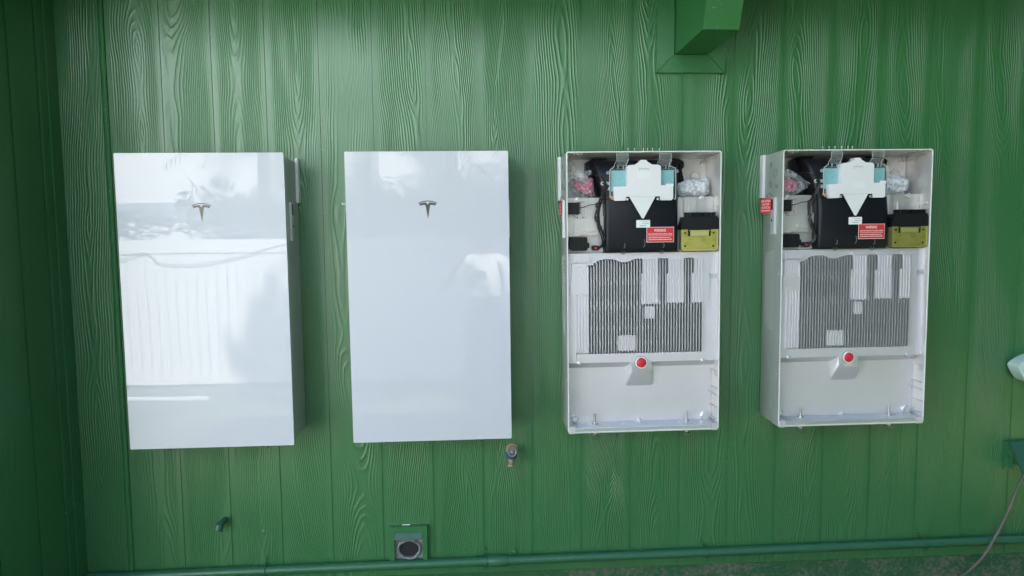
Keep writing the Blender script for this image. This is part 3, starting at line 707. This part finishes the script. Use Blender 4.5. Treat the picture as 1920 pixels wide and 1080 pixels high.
    for a, c, d, f in ((-124, -66, -172, -71), (69, 120, -130, -71)):
        b = MB(); b.box(a, c, d, f, 154, 163)
        for k in range(2): b.box(a+8+k*22, a+20+k*22, d+10, d+26, 163, 165)
        b.build('circuit_board', M_TEAL, cm, tf=Lc, bev=.5)
    for u0_, u1_ in ((-105, -61), (61, 107)):
        b = MB(); pr = [(-8, 158), (-8.6, 174), (-14, 177), (-34, 176), (-48, 172), (-57, 171), (-57, 169), (-48, 170), (-34, 173.8), (-14.4, 174.6), (-10.4, 172), (-9.8, 158)]
        b.prism_ax(pr, u0_, u1_); hk = b.build('clear_hook', M_CLEAR, cm, tf=Lc)
        b = MB(); eg = [(-8, 158), (-8.6, 174), (-14, 176.5), (-34, 175.5), (-48, 171.5), (-57, 170.5)]
        for uu in (u0_, u1_): b.tube([(uu - (8 if k > 3 and uu == u0_ else 0) - (6 if k > 3 and uu == u1_ else 0), v, w) for k, (v, w) in enumerate(eg)], 1.0, 5)
        b.tube([(u0_, -8.4, 174), (u1_, -8.4, 174)], 1.2, 5); b.build('hook_edge', M_CLEAREDGE, hk, tf=Lc)
    b = MB(); rnd = random.Random(5)
    for k in range(4): b.tube(spline([(-132, -168-k*2, 168), (-122, -172-k*2, 176), (-128, -180, 176), (-112, -184+k*2, 172)], 4), 1.5, 5)
    b.build('sensor_lead', mat('orange_lead', (.55,.30,.16), .5), cm, tf=Lc)
    # white cover, funnel and labels --------------------------------------
    W = [(-117,-134),(-68,-132),(-67,-59),(-60,-53),(-36,-51),(-18,-40),(-16,-34),(8,-34),(13,-41),(30,-51),(56,-52),(64,-60),(64,-130),(112,-130),(112,-180),(107,-187),(63,-187),(61,-172),(-71,-172),(-73,-187),(-112,-188),(-118,-182)]
    b = MB(); b.prism(W[::-1], 154, 184); wc = b.build('white_cover', M_WHITE, e, tf=Lc, bev=1.6, seg=2)
    b = MB(); b.box(-22, 18, -75, -64, 184.1, 184.5); b.build('grip_shade', mat('white_shaded', (.60,.60,.64), .5), wc, tf=Lc)  # flat greyer plate; the shade of a recess is in its colour
    b = MB(); b.box(-18, 16, -74.5, -70, 184.4, 186); b.box(-14, 6, -38, -33, 184.1, 185); b.build('grip_lip', M_WHITE, wc, tf=Lc, bev=.4)
    lv = (-103, -75, -27, 23) if variant == 3 else (-151, -124, -20, 30)
    b = MB(); b.box(lv[2], lv[3], lv[0], lv[1], 184.2, 184.6); lab = b.build('blank_label', M_PAPER, wc, tf=Lc)
    if variant == 3:
        b = MB(); b.box(84, 113, -134, -124, 184.5, 185.2); b.build('small_sticker', M_PAPER, wc, tf=Lc)
    else:
        b = MB(); b.box(88, 113, -133, -122, 184.5, 185.2); b.build('small_sticker', M_PAPER, wc, tf=Lc)
    for u in (-66.2, 53):
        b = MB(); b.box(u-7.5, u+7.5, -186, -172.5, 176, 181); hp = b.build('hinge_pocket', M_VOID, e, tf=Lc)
        b = MB(); b.lathe((u, -182, 181), (0, 0, 1), [(5, 0), (5, 3), (0, 4)], 10); b.build('screw', M_RAIL, hp, tf=Lc)
    b = MB(); b.prism([(-61,-171.5),(47,-171.5),(-1,-260),(-9,-260)][::-1], 166, 180.2); b.build('funnel_rim', M_BLACK, e, tf=Lc, bev=1)
    b = MB(); b.prism([(-58,-172.5),(44,-172.5),(-2,-256),(-8,-256)][::-1], 168, 182.5)
    fn = b.build('funnel', M_WHITE2, e, tf=Lc, bev=1.5, seg=2)
    b = MB()
    for rr in (58, 72): b.tube([(-5 + rr*math.cos(R(a)), -246 + rr*math.sin(R(a)), 182.3) for a in range(58, 126, 6)], 1.8, 5)
    b.build('funnel_ridge', M_WHITE2, fn, tf=Lc)
    b = MB(); b.prism(rrect(-30, 24, -291, -262, 3), 178.2, 178.9); sl = b.build('white_label', M_PAPER, hg, tf=Lc)
    label_lines(sl, 8, -269, 178.95, 28, 2, 7, 1.8, M_TXTG, 3); label_lines(sl, -3, -283.5, 178.95, 24, 1, 7, 2.6, M_TXTG, 4)
    b = MB(); b.box(10.5, 117.5, -348.5, -289.5, 178.3, 178.7); rl0 = b.build('label_border', M_TXTW, hg, tf=Lc)
    b = MB(); b.box(12, 116, -347, -291, 178.4, 179.1); rl = b.build('warning_label', M_RED, hg, tf=Lc)
    link('print_text', place_text(text_mesh('print_text', 'WARNING', 15, M_TXTW, 46), Lc, 63, -303, 179.3), rl)
    link('print_text', place_text(text_mesh('print_text', 'SHUT OFF POWER SWITCH BEFORE WIRING', 7.2, M_TXTW, 94), Lc, 64, -317, 179.3), rl)
    b = MB(); b.box(18, 110, -324.4, -323.4, 179.15, 179.3); b.prism([(104,-334),(109,-337),(104,-340)][::-1], 179.15, 179.3); b.build('print_rule', M_TXTW, rl, tf=Lc)
    label_lines(rl, 60, -331, 179.18, 84, 2, 7.2, 2.2, M_TXTW, 9)
    # grid connector block with yellow plate -----------------------------
    b = MB(); b.prism([(145,-300),(148,-285),(156,-262),(158,-252),(289,-251),(294,-262),(295,-300)][::-1], 126, 180)
    b.box(150, 292, -352, -300, 126, 176); b.box(160, 290, -277, -273, 180, 181.5); b.box(160, 290, -289, -287, 180, 181.2)
    gb = b.build('terminal_block', M_BLACK2, e, tf=Lc, bev=1.5)
    for k in range(12):
        u = 161 + k*10.4
        b = MB(); b.prism([(u, -253), (u+1.4, -244), (u+.2, -235), (u+5.6, -235), (u+4.4, -244), (u+5.8, -253)], 160, 181); b.build('lever', M_BLACK2, gb, tf=Lc, bev=.6)
    P_ = [(146,-301),(171,-301),(173,-327),(262,-327),(264,-301),(291,-301),(291,-377),(285,-383),(152,-383),(146,-377)]
    b = MB(); b.prism(P_[::-1], 178.5, 181.8); gp = b.build('yellow_plate', M_GOLD, e, tf=Lc, bev=.8)
    for bx in ((146, 150, -376, -303), (286, 291, -376, -303), (153, 284, -383, -378.5)):
        b = MB(); b.box(*bx, 150, 184); b.build('plate_lip', M_GOLDE, gp, tf=Lc, bev=1)
    for u, v in ((161,-314),(273,-314),(161,-365),(272,-365)):
        b = MB(); b.lathe((u, v, 181.7), (0, 0, 1), [(4, 0), (4, .5), (2, .6), (0, .6)], 10); b.build('screw', M_BLACK2, gp, tf=Lc)
    b = MB(); b.box(182, 254, -326, -307, 178.5, 182.6); b.box(179, 258, -306.5, -303.5, 178.5, 183)
    for k in range(9): b.box(188+k*7, 191+k*7, -320, -309, 182.6, 183.4)
    b.build('contact_strip', M_GOLDE, gp, tf=Lc, bev=.5)
    # harness ------------------------------------------------------------
    rnd = random.Random(21+variant); b = MB(); jr = 5 if variant == 3 else 8
    base = [(-196,-88,70),(-178,-90,140),(-163,-97,160),(-152,-118,172),(-147,-136,172),(-160,-172,166),(-172,-202,160),(-177,-250,158),(-168,-286,160),(-152,-334,160),(-158,-358,154),(-172,-369,150)]
    for s in range(5):
        off = Vector((rnd.uniform(-5, 5), rnd.uniform(-3, 3), rnd.uniform(-4, 4)))
        pts = [Vector(p) + off + Vector((rnd.uniform(-jr, jr), rnd.uniform(-3, 3), rnd.uniform(-3, 3))) for p in base[(3 if s > 1 else 0):]]
        b.tube(spline(pts, 6), 2.9, 6)
    for p in base[5:10]:
        b.lathe((p[0], p[1], p[2]), (.2, 1, 0), [(7.5, -4), (8.5, -2), (8.5, 2), (7.5, 4)], 10)
    b.build('wire_loom', M_WIRE, e, tf=Lc)
    b = MB(); b.tube(spline([(-243,-212,146),(-226,-208,150),(-205,-201,152),(-178,-199,156)], 5), 1.6, 6); b.tube(spline([(-135,-176,172),(-150,-186,168),(-166,-200,164)], 5), 1.8, 6); b.box(-184, -170, -212, -194, 152, 164)
    b.build('sensor_cable', M_WIRE, e, tf=Lc)
    # outside: knockouts, bracket, latch, embossed text, pins
    side_details(e, -1)
    b = MB(); rnd = random.Random(8)
    for i in range(9):
        w = 118 - i*9.2; v = -388 - i*2
        end = -735 + rnd.uniform(0, 120)
        while v > end:
            L = rnd.uniform(4, 12); b.box(-301.9, -300.8, v-L, v, w-2.0, w+2.0); v -= L + rnd.uniform(2.5, 5)
    b.build('embossed_print', silver('embossed_shell', (.47,.50,.48), .42, .25), e, tf=Lc)
    b = MB(); b.lathe((-301.5, -481, 166), (-1, 0, 0), [(3.2, -1), (3.2, 1.6), (0, 2.4)], 10); b.build('rivet', M_RAIL, e, tf=Lc)
    b = MB(); b.lathe((-301.5, -883, 166), (-1, 0, 0), [(3.2, -1), (3.2, 1.6), (0, 2.4)], 10); b.build('rivet', M_RAIL, e, tf=Lc)
    for X in ((703, 762, 840, 876, 920, 980) if variant == 3 else (680, 734, 786, 846, 902, 940)):
        u = -301 + (X-148)*(602/1372.) if variant == 3 else -301 + (X-325+22)*(602/1323.)
        b = MB(); b.tube([(u, -4, 158), (u, 13, 158)], .9, 5); b.lathe((u, 12, 158), (0, 1, 0), [(1.8, 0), (1.8, 2.4), (0, 3.6)], 6); b.build('screw_tip', M_RAIL, e, tf=Lc)
    return e

c3 = open_cabinet(.8267, .3170+CAMZ, .0045, 'opened silver battery cabinet with pink pouch in its upper left corner, left of the two', 3)
c4 = open_cabinet(1.6702, .3225+CAMZ, .0039, 'opened silver battery cabinet nearest the right edge, its whole left side visible', 4)

# ------------------------------------------------------------------ loose things in the open cabinets
def cab_tf(c):
    Mx = Matrix.Translation(c.location) @ Matrix.Rotation(c.rotation_euler.y, 4, 'Y')
    return lambda u, v, w: Mx @ Lc(u, v, w)
def inside(p, poly):
    x, y = p; r = False; n = len(poly)
    for i in range(n):
        (x1, y1), (x2, y2) = poly[i], poly[(i+1) % n]
        if (y1 > y) != (y2 > y) and x < (x2-x1)*(y-y1)/(y2-y1)+x1: r = not r
    return r
def edge_dist(p, poly):
    d = 1e9; P = Vector(p)
    for i in range(len(poly)):
        a, c = Vector(poly[i]), Vector(poly[(i+1) % len(poly)]); t = max(0, min(1, (P-a).dot(c-a)/max(1e-9, (c-a).length_squared)))
        d = min(d, (P-(a+(c-a)*t)).length)
    return d
def pillow(name, poly, wb, thick, amp, m, tf, freq=.03, seed=0, step=5, parent=None, back=True, rise=14):
    pts = [];
    for i in range(len(poly)):
        a, c = Vector(poly[i]), Vector(poly[(i+1) % len(poly)]); k = max(1, int((c-a).length/step))
        for j in range(k): pts.append(a+(c-a)*j/k)
    nb = len(pts); edges = [(i, (i+1) % nb) for i in range(nb)]
    us = [p[0] for p in poly]; vs = [p[1] for p in poly]
    u = min(us)
    while u < max(us):
        v = min(vs)
        while v < max(vs):
            p = (u + random.uniform(-1, 1), v + random.uniform(-1, 1))
            if inside(p, poly) and edge_dist(p, poly) > step*.6: pts.append(Vector(p))
            v += step
        u += step
    V, E_, F, *_ = delaunay_2d_cdt(pts, edges, [list(range(nb))], 1, 1e-5)
    b = MB()
    for side in ((1, -1) if back else (1,)):
        L = []
        for p in V:
            d = edge_dist(p, poly); f = 1 - math.exp(-d/rise)
            w = wb + side*thick*f + amp*f*(noise.noise(Vector((p.x*freq, p.y*freq, seed+side)))*1.2 + .6*noise.noise(Vector((p.x*freq*2.7, p.y*freq*2.7, seed+5+side)))) + (amp*.5*noise.noise(Vector((p.x*.08, p.y*.08, seed))))
            L.append(b.bm.verts.new((p.x, p.y, w)))
        for f in F: b._face([L[i] for i in f])
    bmesh.ops.remove_doubles(b.bm, verts=b.bm.verts[:], dist=.01)
    return b.build(name, m, parent, tf=tf, angle=60)
G1, G2 = 'plastic bags of small parts lying in the open cabinets', 'bubble wrap packets lying in the open cabinets'
def loose(name, label, cat, grp, c, u, v, w):
    tf = cab_tf(c); base = tf(u, v, w); e = empty(name, base, label, cat, grp)
    return e, (lambda a, b_, d: tf(a, b_, d) - base)
# bag, left open cabinet
e, tf = loose('parts_bag', 'crumpled clear pouch of pink bits standing upright in the left open cabinet', 'bag', G1, c3, -240, -170, 100)
pillow('bag_film', [(-288,-20),(-276,-14),(-262,-30),(-255,-52),(-238,-70),(-215,-66),(-182,-60),(-200,-88),(-186,-100),(-180,-168),(-290,-170)], 112, 26, 20, M_BAG, tf, .045, 3, parent=e)
pillow('pink_contents', [(-262,-92),(-240,-108),(-222,-116),(-192,-92),(-184,-100),(-181,-160),(-210,-158),(-245,-142),(-262,-128)], 110, 18, 9, M_PINK, tf, .06, 8, parent=e)
pillow('bag_flap', [(-268,-64),(-262,-84),(-218,-118),(-204,-104),(-226,-76),(-246,-62)], 146, 3, 10, M_BAG, tf, .05, 12, parent=e, back=False)
# bag, right open cabinet
e, tf = loose('parts_bag', 'clear pouch with pink bits lying slantwise, its pointed corner against the black wires', 'bag', G1, c4, -230, -170, 100)
pillow('bag_film', [(-292,-64),(-270,-62),(-240,-72),(-200,-98),(-160,-128),(-166,-140),(-196,-160),(-220,-170),(-290,-164)], 116, 24, 20, M_BAG, tf, .04, 31, parent=e)
pillow('pink_contents', [(-288,-112),(-262,-106),(-230,-108),(-208,-124),(-206,-146),(-226,-158),(-262,-158),(-288,-150)], 114, 16, 9, M_PINK, tf, .06, 38, parent=e)
pillow('bag_flap', [(-290,-70),(-262,-70),(-214,-96),(-168,-130),(-206,-118),(-250,-100),(-290,-100)], 146, 3, 9, M_BAG, tf, .05, 42, parent=e, back=False)
# bubble wrap
e, tf = loose('bubble_wrap_packet', 'tilted roll of bubble wrap beside the black housing in the left open cabinet', 'packet', G2, c3, 220, -168, 90)
pillow('bubble_wrap', [(156,-118),(180,-108),(230,-98),(268,-94),(281,-104),(286,-130),(283,-156),(270,-166),(215,-168),(165,-168),(155,-158),(152,-136)], 98, 34, 12, M_BUB, tf, .05, 50, step=4, parent=e, rise=18)
pillow('wrapped_item', [(164,-120),(230,-106),(270,-102),(278,-130),(272,-158),(170,-160)], 98, 22, 4, M_LINT if False else M_PAPER, tf, .05, 52, step=6, parent=e, rise=14)
e, tf = loose('bubble_wrap_packet', 'rounded ball of bubble wrap beside the black housing in the right open cabinet', 'packet', G2, c4, 215, -168, 90)
pillow('bubble_wrap', [(140,-104),(150,-90),(172,-82),(192,-94),(214,-90),(244,-98),(262,-114),(266,-136),(258,-156),(236,-167),(140,-168)], 96, 40, 14, M_BUB, tf, .045, 60, step=4, parent=e, rise=22)
pillow('wrapped_item', [(146,-106),(176,-96),(240,-106),(256,-130),(246,-156),(146,-160)], 96, 26, 6, M_PAPER, tf, .05, 62, step=6, parent=e, rise=16)

# red tags hanging on the latches (left sides)
def tag_on(c, label, lean):
    tf0 = cab_tf(c); base = tf0(-306, -160, 118)
    e = empty('hanging_tag', base, label, 'tag', 'red paper tags hanging on the cabinet latches')
    tf = lambda u, v, w: tf0(u, v, w) - base
    ty = lambda a, v, w: tf(-309 - a*.8 - lean*(104-w)/44, v, w - a*.6)
    b = MB(); b.box(0, .6, -240, -182, 60, 104); card = b.build('tag_card', M_RED, e, tf=ty)
    b = MB(); b.tube([(-308, -180, 60), (-309, -168, 72), (-307, -160, 82), (-306, -168, 100), (-305, -184, 122)], 1.1, 6); b.tube([(-308, -206, 90), (-306, -206, 118)], .8, 6); b.build('wire_loop', M_STEEL, e, tf=tf)
    def tt(body, size, width, v):
        me = text_mesh('print_text', body, size, M_TXTW, width)
        for q in me.vertices: q.co = ty(.9, v + q.co.y, 82 + q.co.x)
        link('print_text', me, card)
    tt('SAFE ACTION', 12, 38, -193); tt('SHUT-OFF', 12, 30, -206); tt('SWITCH', 12, 34, -219)
    b = MB(); b.box(.62, .9, -232, -229.5, 64, 100); b.build('print_rule', M_TXTW, card, tf=ty)
tag_on(c3, 'red paper tag seen nearly edge-on at the left open cabinet', 4)
tag_on(c4, 'red paper tag facing forward on the outer left side of the right open cabinet', 22)

# ------------------------------------------------------------------ what stands behind the photographer (seen in the glass, or added to shape the light)
fence = empty('vinyl_fence', (0, -5.05, 0), 'white vinyl board fence across the yard, mirrored in the white cabinets', 'fence')
b = MB(); b.box(-.049, .049, -.012, .012, .13, 1.45); bm_ = b.mesh('fence_board', M_VINYL, bev=.006, seg=1)
for k in range(-85, 30): link('fence_board', bm_, fence, (k*.104, 0, 0))
b = MB(); b.box(-9.0, 3.1, -.03, .03, 1.452, 1.60); b.build('fence_rail', M_VINYL, fence, bev=.008)
b = MB(); b.box(-9.0, 3.1, -.03, .03, .03, .128); b.build('fence_rail', M_VINYL, fence, bev=.008)
for x in (-9.06, 3.16):
    b = MB(); b.box(x-.06, x+.06, -.06, .06, 0, 1.66); b.build('fence_post', M_VINYL, fence, bev=.01)
b = MB(); b.box(-7, -2.55, -4.45, -4.41, 0.002, .030); tag(b.build('white_board', M_STUCCO, bev=.004), 'long white board lying on the lawn before the fence', 'board')

b = MB(); b.tube(spline([(-4.6, -5.012, 1.30), (-4.1, -5.012, 1.31), (-3.6, -5.012, 1.40), (-3.35, -5.012, 1.46), (-3.2, -5.012, 1.34), (-2.8, -5.012, 1.33), (-2.3, -5.012, 1.43), (-1.8, -5.012, 1.56), (-1.2, -5.012, 1.58)], 5), .006, 6)
tag(b.build('garden_cord', M_CABLE), 'thin cord draped along the top of the white fence', 'cord')
nb = empty('neighbour_house', (0, -9, 0), 'pale stucco house beyond the fence, upper storey added to brighten the green wall', 'house')
b = MB(); b.box(-14, 2.2, -4, .5, -.1, 6.4); b.build('stucco_wall', M_STUCCO, nb)  # upper half raised out of view to brighten the wall sheen
b = MB(); b.box(-14.03, 2.23, .502, .53, 3.5, 6.38); b.build('added_sheen_panel', M_UPPER, nb)  # blue cladding added out of view to tint the wall sheen
b = MB(); b.box(-14.02, 2.22, .502, .56, 1.92, 2.18); b.build('shade_band', M_BLUEGREY, nb)  # darker board stands in for a shaded recess
for x in (-5.75, -1.55):
    b = MB(); b.box(x-.2, x+.2, .502, .57, 2.19, 3.49); b.build('trim_post', M_BLUEGREY, nb)
b = MB(); b.prism_ax([(1.1, 6.35), (1.1, 6.5), (-2, 7.5), (-5, 6.5), (-5, 6.35)], -14.5, 2.7); b.build('roof', M_SHINGLE, nb)
for x in (-9.5,):
    b = MB(); b.box(x-.6, x+.6, .505, .56, 2.6, 3.8); w_ = b.build('window', M_BLUEGREY, nb); b = MB(); b.box(x-.52, x+.52, .561, .57, 2.68, 3.72); b.build('pane', M_PANE, w_)

def leaf_cloud(b, c, rad, n, size, rnd, squash=1.0, gap=.0):
    for i in range(n):
        d = Vector((rnd.gauss(0, 1), rnd.gauss(0, 1), rnd.gauss(0, 1))).normalized()*(rnd.random()**.45)
        p = Vector(c) + Vector((d.x*rad[0], d.y*rad[1], d.z*rad[2]))
        if gap and noise.noise(p*.8) > gap: continue
        a = Vector((rnd.gauss(0,1), rnd.gauss(0,1), rnd.gauss(0,1))).normalized(); e2 = a.orthogonal().normalized(); s = size*rnd.uniform(.6, 1.3)
        b._face([b.bm.verts.new(p-a*s), b.bm.verts.new(p+e2*s*.35), b.bm.verts.new(p+a*s), b.bm.verts.new(p-e2*s*.35)])
rnd = random.Random(4)
for i, (x, z, rx, rz, n) in enumerate(((-6.6, 1.75, .6, .30, 260), (-5.2, 1.72, .6, .38, 300), (-4.1, 1.74, .65, .26, 300), (-2.9, 1.9, .5, .45, 320), (-1.4, 2.0, .9, .5, 500), (.2, 2.0, .9, .5, 500), (1.8, 1.95, .9, .5, 400))):
    nth = ('first', 'second', 'third', 'fourth', 'fifth', 'sixth', 'seventh')[i]
    s_ = empty('shrub', (x, -5.9, 0), nth + ' green shrub from the left along the far side of the white fence', 'shrub', 'shrubs growing behind the white fence')
    b = MB(); leaf_cloud(b, (0, 0, z), (rx, .5, rz), n, .085, rnd); leaf_cloud(b, (0, 0, z-.7), (rx*.9, .5, .6), n, .085, rnd); b.build('foliage', M_LEAF, s_)
    b = MB(); b.tube([(0, 0, 0), (.03, 0, z-.2)], .03, 6); b.build('trunk', M_BARK, s_)
for i, (x, y, h) in enumerate(((-2.75, -7.1, 3.0), (-1.3, -6.8, 3.3), (-.15, -7.0, 3.6), (1.5, -6.9, 3.2), (3.2, -7.2, 3.7))):
    p_ = empty('palm_tree', (x, y, 0), ('first', 'second', 'third', 'fourth', 'fifth')[i] + ' feathery palm from the left between fence and pale house', 'palm tree', 'palm trees beyond the fence')
    b = MB(); b.tube([(0, 0, 0), (.03, .02, h*.5), (0, 0, h)], [.12, .09, .08], 8); b.build('trunk', M_BARK, p_)
    b = MB()
    for k in range(22):
        az = k*2.4 + rnd.uniform(-.2, .2); L = rnd.uniform(1.1, 1.7); el = rnd.uniform(-.1, 1.15); d = Vector((math.cos(az), math.sin(az), 0))
        spine = [Vector((0, 0, h)) + d*L*t_*math.cos(el*(1-t_*.6)) + Vector((0, 0, L*(math.sin(el)*t_ - .75*t_*t_))) for t_ in [j/12 for j in range(13)]]
        for j in range(1, 13):
            sd_ = d.cross(Vector((0, 0, 1)))
            tng = (spine[j]-spine[j-1]).normalized(); ll = .42*math.sin(math.pi*(j/13))**.6
            for sg in (-1, 1):
                for q in (0, .5):
                    p0 = spine[j-1].lerp(spine[j], q); tip = p0 + sd_*sg*ll*.85 + tng*ll*.5 - Vector((0, 0, ll*.35)); wv = tng*.022
                    b._face([b.bm.verts.new(p0-wv), b.bm.verts.new(tip), b.bm.verts.new(p0+wv)])
    b.build('fronds', M_LEAF2, p_)
# tall tree behind the house: its crown shades the right part of the yard and the fence
# big dark trees added beyond the fence, tall and dense to block sky light
for i, (x, y, h) in enumerate(((3.4, -8.0, 7.5), (5.4, -6.9, 9.0), (7.6, -6.4, 9.5), (8.6, -3.4, 9.0))):
    q_ = empty('screen_tree', (x, y, 0), ('first', 'second', 'third', 'fourth')[i] + ' added light-blocking tree from the left beyond the right part of the fence', 'tree', 'trees added right of the pale house to block light')
    b = MB(); b.tube([(0, 0, 0), (.1, 0, h*.4), (0, 0, h*.8)], [.2, .15, .06], 8); b.build('trunk', M_BARK, q_)
    b = MB(); leaf_cloud(b, (0, 0, h*.54), (1.8, 1.2, h*.46), 4200, .19, rnd); b.build('crown', M_LEAF, q_)
hd = empty('added_hedge', (6.6, -4.9, 0), 'unseen light-blocking hedge continuing from the right end of the fence', 'added_hedge')  # foliage screen added out of view to darken the right of the wall
b = MB(); leaf_cloud(b, (-1.6, 0, 1.5), (1.7, .5, 1.7), 2600, .12, rnd); leaf_cloud(b, (1.2, .2, 1.6), (2.0, .5, 1.8), 2600, .12, rnd); leaf_cloud(b, (3.2, 1.4, 1.7), (.7, 1.8, 1.9), 2200, .12, rnd); leaf_cloud(b, (-.2, -.4, 1.0), (3.6, .3, 1.1), 2600, .12, rnd); b.build('foliage', M_LEAF, hd)
b = MB(); b.tube([(-1.6, -.3, 0), (-1.5, -.3, 1.4)], .05, 6); b.build('trunk', M_BARK, hd)
h2 = empty('added_hedge', (6.4, -2.2, 0), 'unseen light-blocking hedge closing the right end of the yard beside the house', 'added_hedge')  # second foliage screen, added to block the bright horizon
b = MB(); leaf_cloud(b, (0, -1.2, 2.3), (.7, 2.0, 2.5), 4200, .15, rnd); leaf_cloud(b, (.2, 1.2, 2.3), (.7, 1.8, 2.5), 3800, .15, rnd); leaf_cloud(b, (.1, -.2, 1.2), (.6, 2.9, 1.4), 3000, .15, rnd); b.build('foliage', M_LEAF, h2)
b = MB(); b.tube([(0, 0, 0), (0, .1, 2.0)], .06, 6); b.build('trunk', M_BARK, h2)
bt = empty('broad_tree', (3.6, 5.2, 0), 'tall leafy tree behind the green house', 'tree')
b = MB(); b.tube([(0, 0, 0), (0, 0, 4), (-.1, 0, 9)], [.4, .3, .12], 10)
for k in range(6): b.tube([(0, 0, 6+k*.4), (rnd.uniform(-3, 3), rnd.uniform(-1, 1), 10+rnd.uniform(0, 2))], [.12, .04], 6)
b.build('trunk', M_BARK, bt)
b = MB()
for cx, cz, rx, rz, n in ((-.62, 10.9, 1.2, .45, 1000), (.65, 12.0, 1.5, 1.3, 2000), (2.4, 12.2, 1.8, 1.6, 1800), (4.8, 12.2, 2.2, 1.7, 2000), (1.6, 13.8, 2.6, 1.2, 1200), (7.4, 12.2, 2.2, 1.8, 2000), (9.8, 12.2, 2.2, 1.8, 1800)):
    leaf_cloud(b, (cx-3.6, 0, cz), (rx, 1.2, rz), n, .24, rnd)
b.build('crown', M_LEAF, bt)

# the photographer
man = empty('person', (.255, -3.12, 0), 'photographer in white shirt and wide hat holding up a phone', 'person')
def skin_body():
    J = {'pel': (0, 0, .95, .13, .10), 'waist': (0, 0, 1.08, .125, .095), 'chest': (0, .01, 1.28, .15, .11), 'neckb': (0, .0, 1.44, .085, .07), 'neck': (0, .02, 1.50, .055, .055), 'head': (0, .05, 1.58, .075, .085), 'top': (0, .05, 1.69, .06, .07),
         'shl': (-.17, 0, 1.40, .06, .06), 'ell': (-.35, .12, 1.22, .045, .045), 'wrl': (-.19, .32, 1.45, .030, .030), 'hal': (-.125, .375, 1.54, .024, .034),
         'shr': (.17, 0, 1.40, .06, .06), 'elr': (.235, -.02, 1.12, .045, .045), 'wrr': (.25, .07, .90, .030, .030), 'har': (.25, .10, .81, .024, .034),
         'hil': (-.10, 0, .86, .095, .095), 'knl': (-.11, .03, .48, .065, .065), 'anl': (-.11, 0, .09, .045, .05), 'tol': (-.12, .17, .035, .04, .03),
         'hir': (.10, 0, .86, .095, .095), 'knr': (.11, .03, .48, .065, .065), 'anr': (.11, 0, .09, .045, .05), 'tor': (.12, .17, .035, .04, .03)}
    for s, sg in (('l', -1), ('r', 1)):
        w = Vector(J['ha'+s][:3])
        for k in range(4):
            if s == 'l': J[f'f{s}{k}'] = (w.x - sg*.018, w.y + .012, w.z + .012 + k*.017, .0085, .0085); J[f'g{s}{k}'] = (w.x - sg*.046, w.y + .030, w.z + .018 + k*.017, .0075, .0075)
            else: J[f'f{s}{k}'] = (w.x, w.y - .027 + k*.018, w.z - .055 - .006*(k in (1, 2)), .0085, .0085); J[f'g{s}{k}'] = (w.x - .010, w.y - .027 + k*.019, w.z - .092 - .010*(k in (1, 2)), .0075, .0075)
        J['th'+s] = (w.x - sg*.028, w.y - .012, w.z + .0, .009, .009)
    Ed = [('pel','waist'),('waist','chest'),('chest','neckb'),('neckb','neck'),('neck','head'),('head','top'),('pel','hil'),('hil','knl'),('knl','anl'),('anl','tol'),('pel','hir'),('hir','knr'),('knr','anr'),('anr','tor'),
          ('neckb','shl'),('shl','ell'),('ell','wrl'),('wrl','hal'),('neckb','shr'),('shr','elr'),('elr','wrr'),('wrr','har')]
    for s in 'lr':
        for k in range(4): Ed += [('ha'+s, f'f{s}{k}'), (f'f{s}{k}', f'g{s}{k}')]
        Ed.append(('ha'+s, 'th'+s))
    names = list(J); me = bpy.data.meshes.new('body'); me.from_pydata([J[n][:3] for n in names], [(names.index(a), names.index(c)) for a, c in Ed], [])
    o = bpy.data.objects.new('body', me); C.objects.link(o)
    mod = o.modifiers.new('s', 'SKIN'); mod.use_smooth_shade = True
    for i, n in enumerate(names): me.skin_vertices[0].data[i].radius = J[n][3:]
    me.skin_vertices[0].data[0].use_root = True
    sb = o.modifiers.new('d', 'SUBSURF'); sb.levels = 2; sb.render_levels = 2
    m2 = bpy.data.meshes.new_from_object(o.evaluated_get(bpy.context.evaluated_depsgraph_get())); bpy.data.objects.remove(o)
    m2.name = 'body'
    m2.materials.clear()
    for mm in (M_SKIN, M_SHIRT, M_TROUSER, M_SHOE): m2.materials.append(mm)
    for p in m2.polygons:
        c = p.center
        p.material_index = 3 if c.z < .10 else 2 if c.z < 1.12 and abs(c.x) < .20 and c.y < .13 else 1 if (c.z < 1.47 and c.y < .10 and abs(c.x) < .235) else 0
        p.use_smooth = True
    return m2
link('body', skin_body(), man)
b = MB(); b.lathe((0, .04, 1.675), (0, -.12, 1), [(.001, .10), (.06, .098), (.085, .07), (.095, .012), (.17, -.002), (.205, -.014), (.203, -.018), (.16, -.006), (.09, .002)], 28); b.build('hat', M_HAT, man)
b = MB(); b.lathe((0, .142, 1.585), (0, 1, -.25), [(.016, 0), (.012, .012), (0, .018)], 8)
for sx in (-1, 1): b.lathe((sx*.080, .05, 1.585), (sx, 0, 0), [(.026, -.006), (.024, .006), (.012, .010), (0, .008)], 10)
b.build('face_features', M_SKIN, man)
b = MB(); 
for sx in (-1, 1): b.lathe((sx*.032, .130, 1.61), (0, 1, 0), [(.012, -.004), (.010, .004), (0, .006)], 8)
b.build('eyes', M_VOID, man)
b = MB(); b.box(-.075, .075, -.004, .004, -.036, .036)
ph = b.build('phone', mat('phone_case', (.02,.02,.025), .3), bev=.003); ph.location = (CAMX+.03, -2.722, 1.612); tag(ph, 'dark phone held up by the photographer', 'phone')
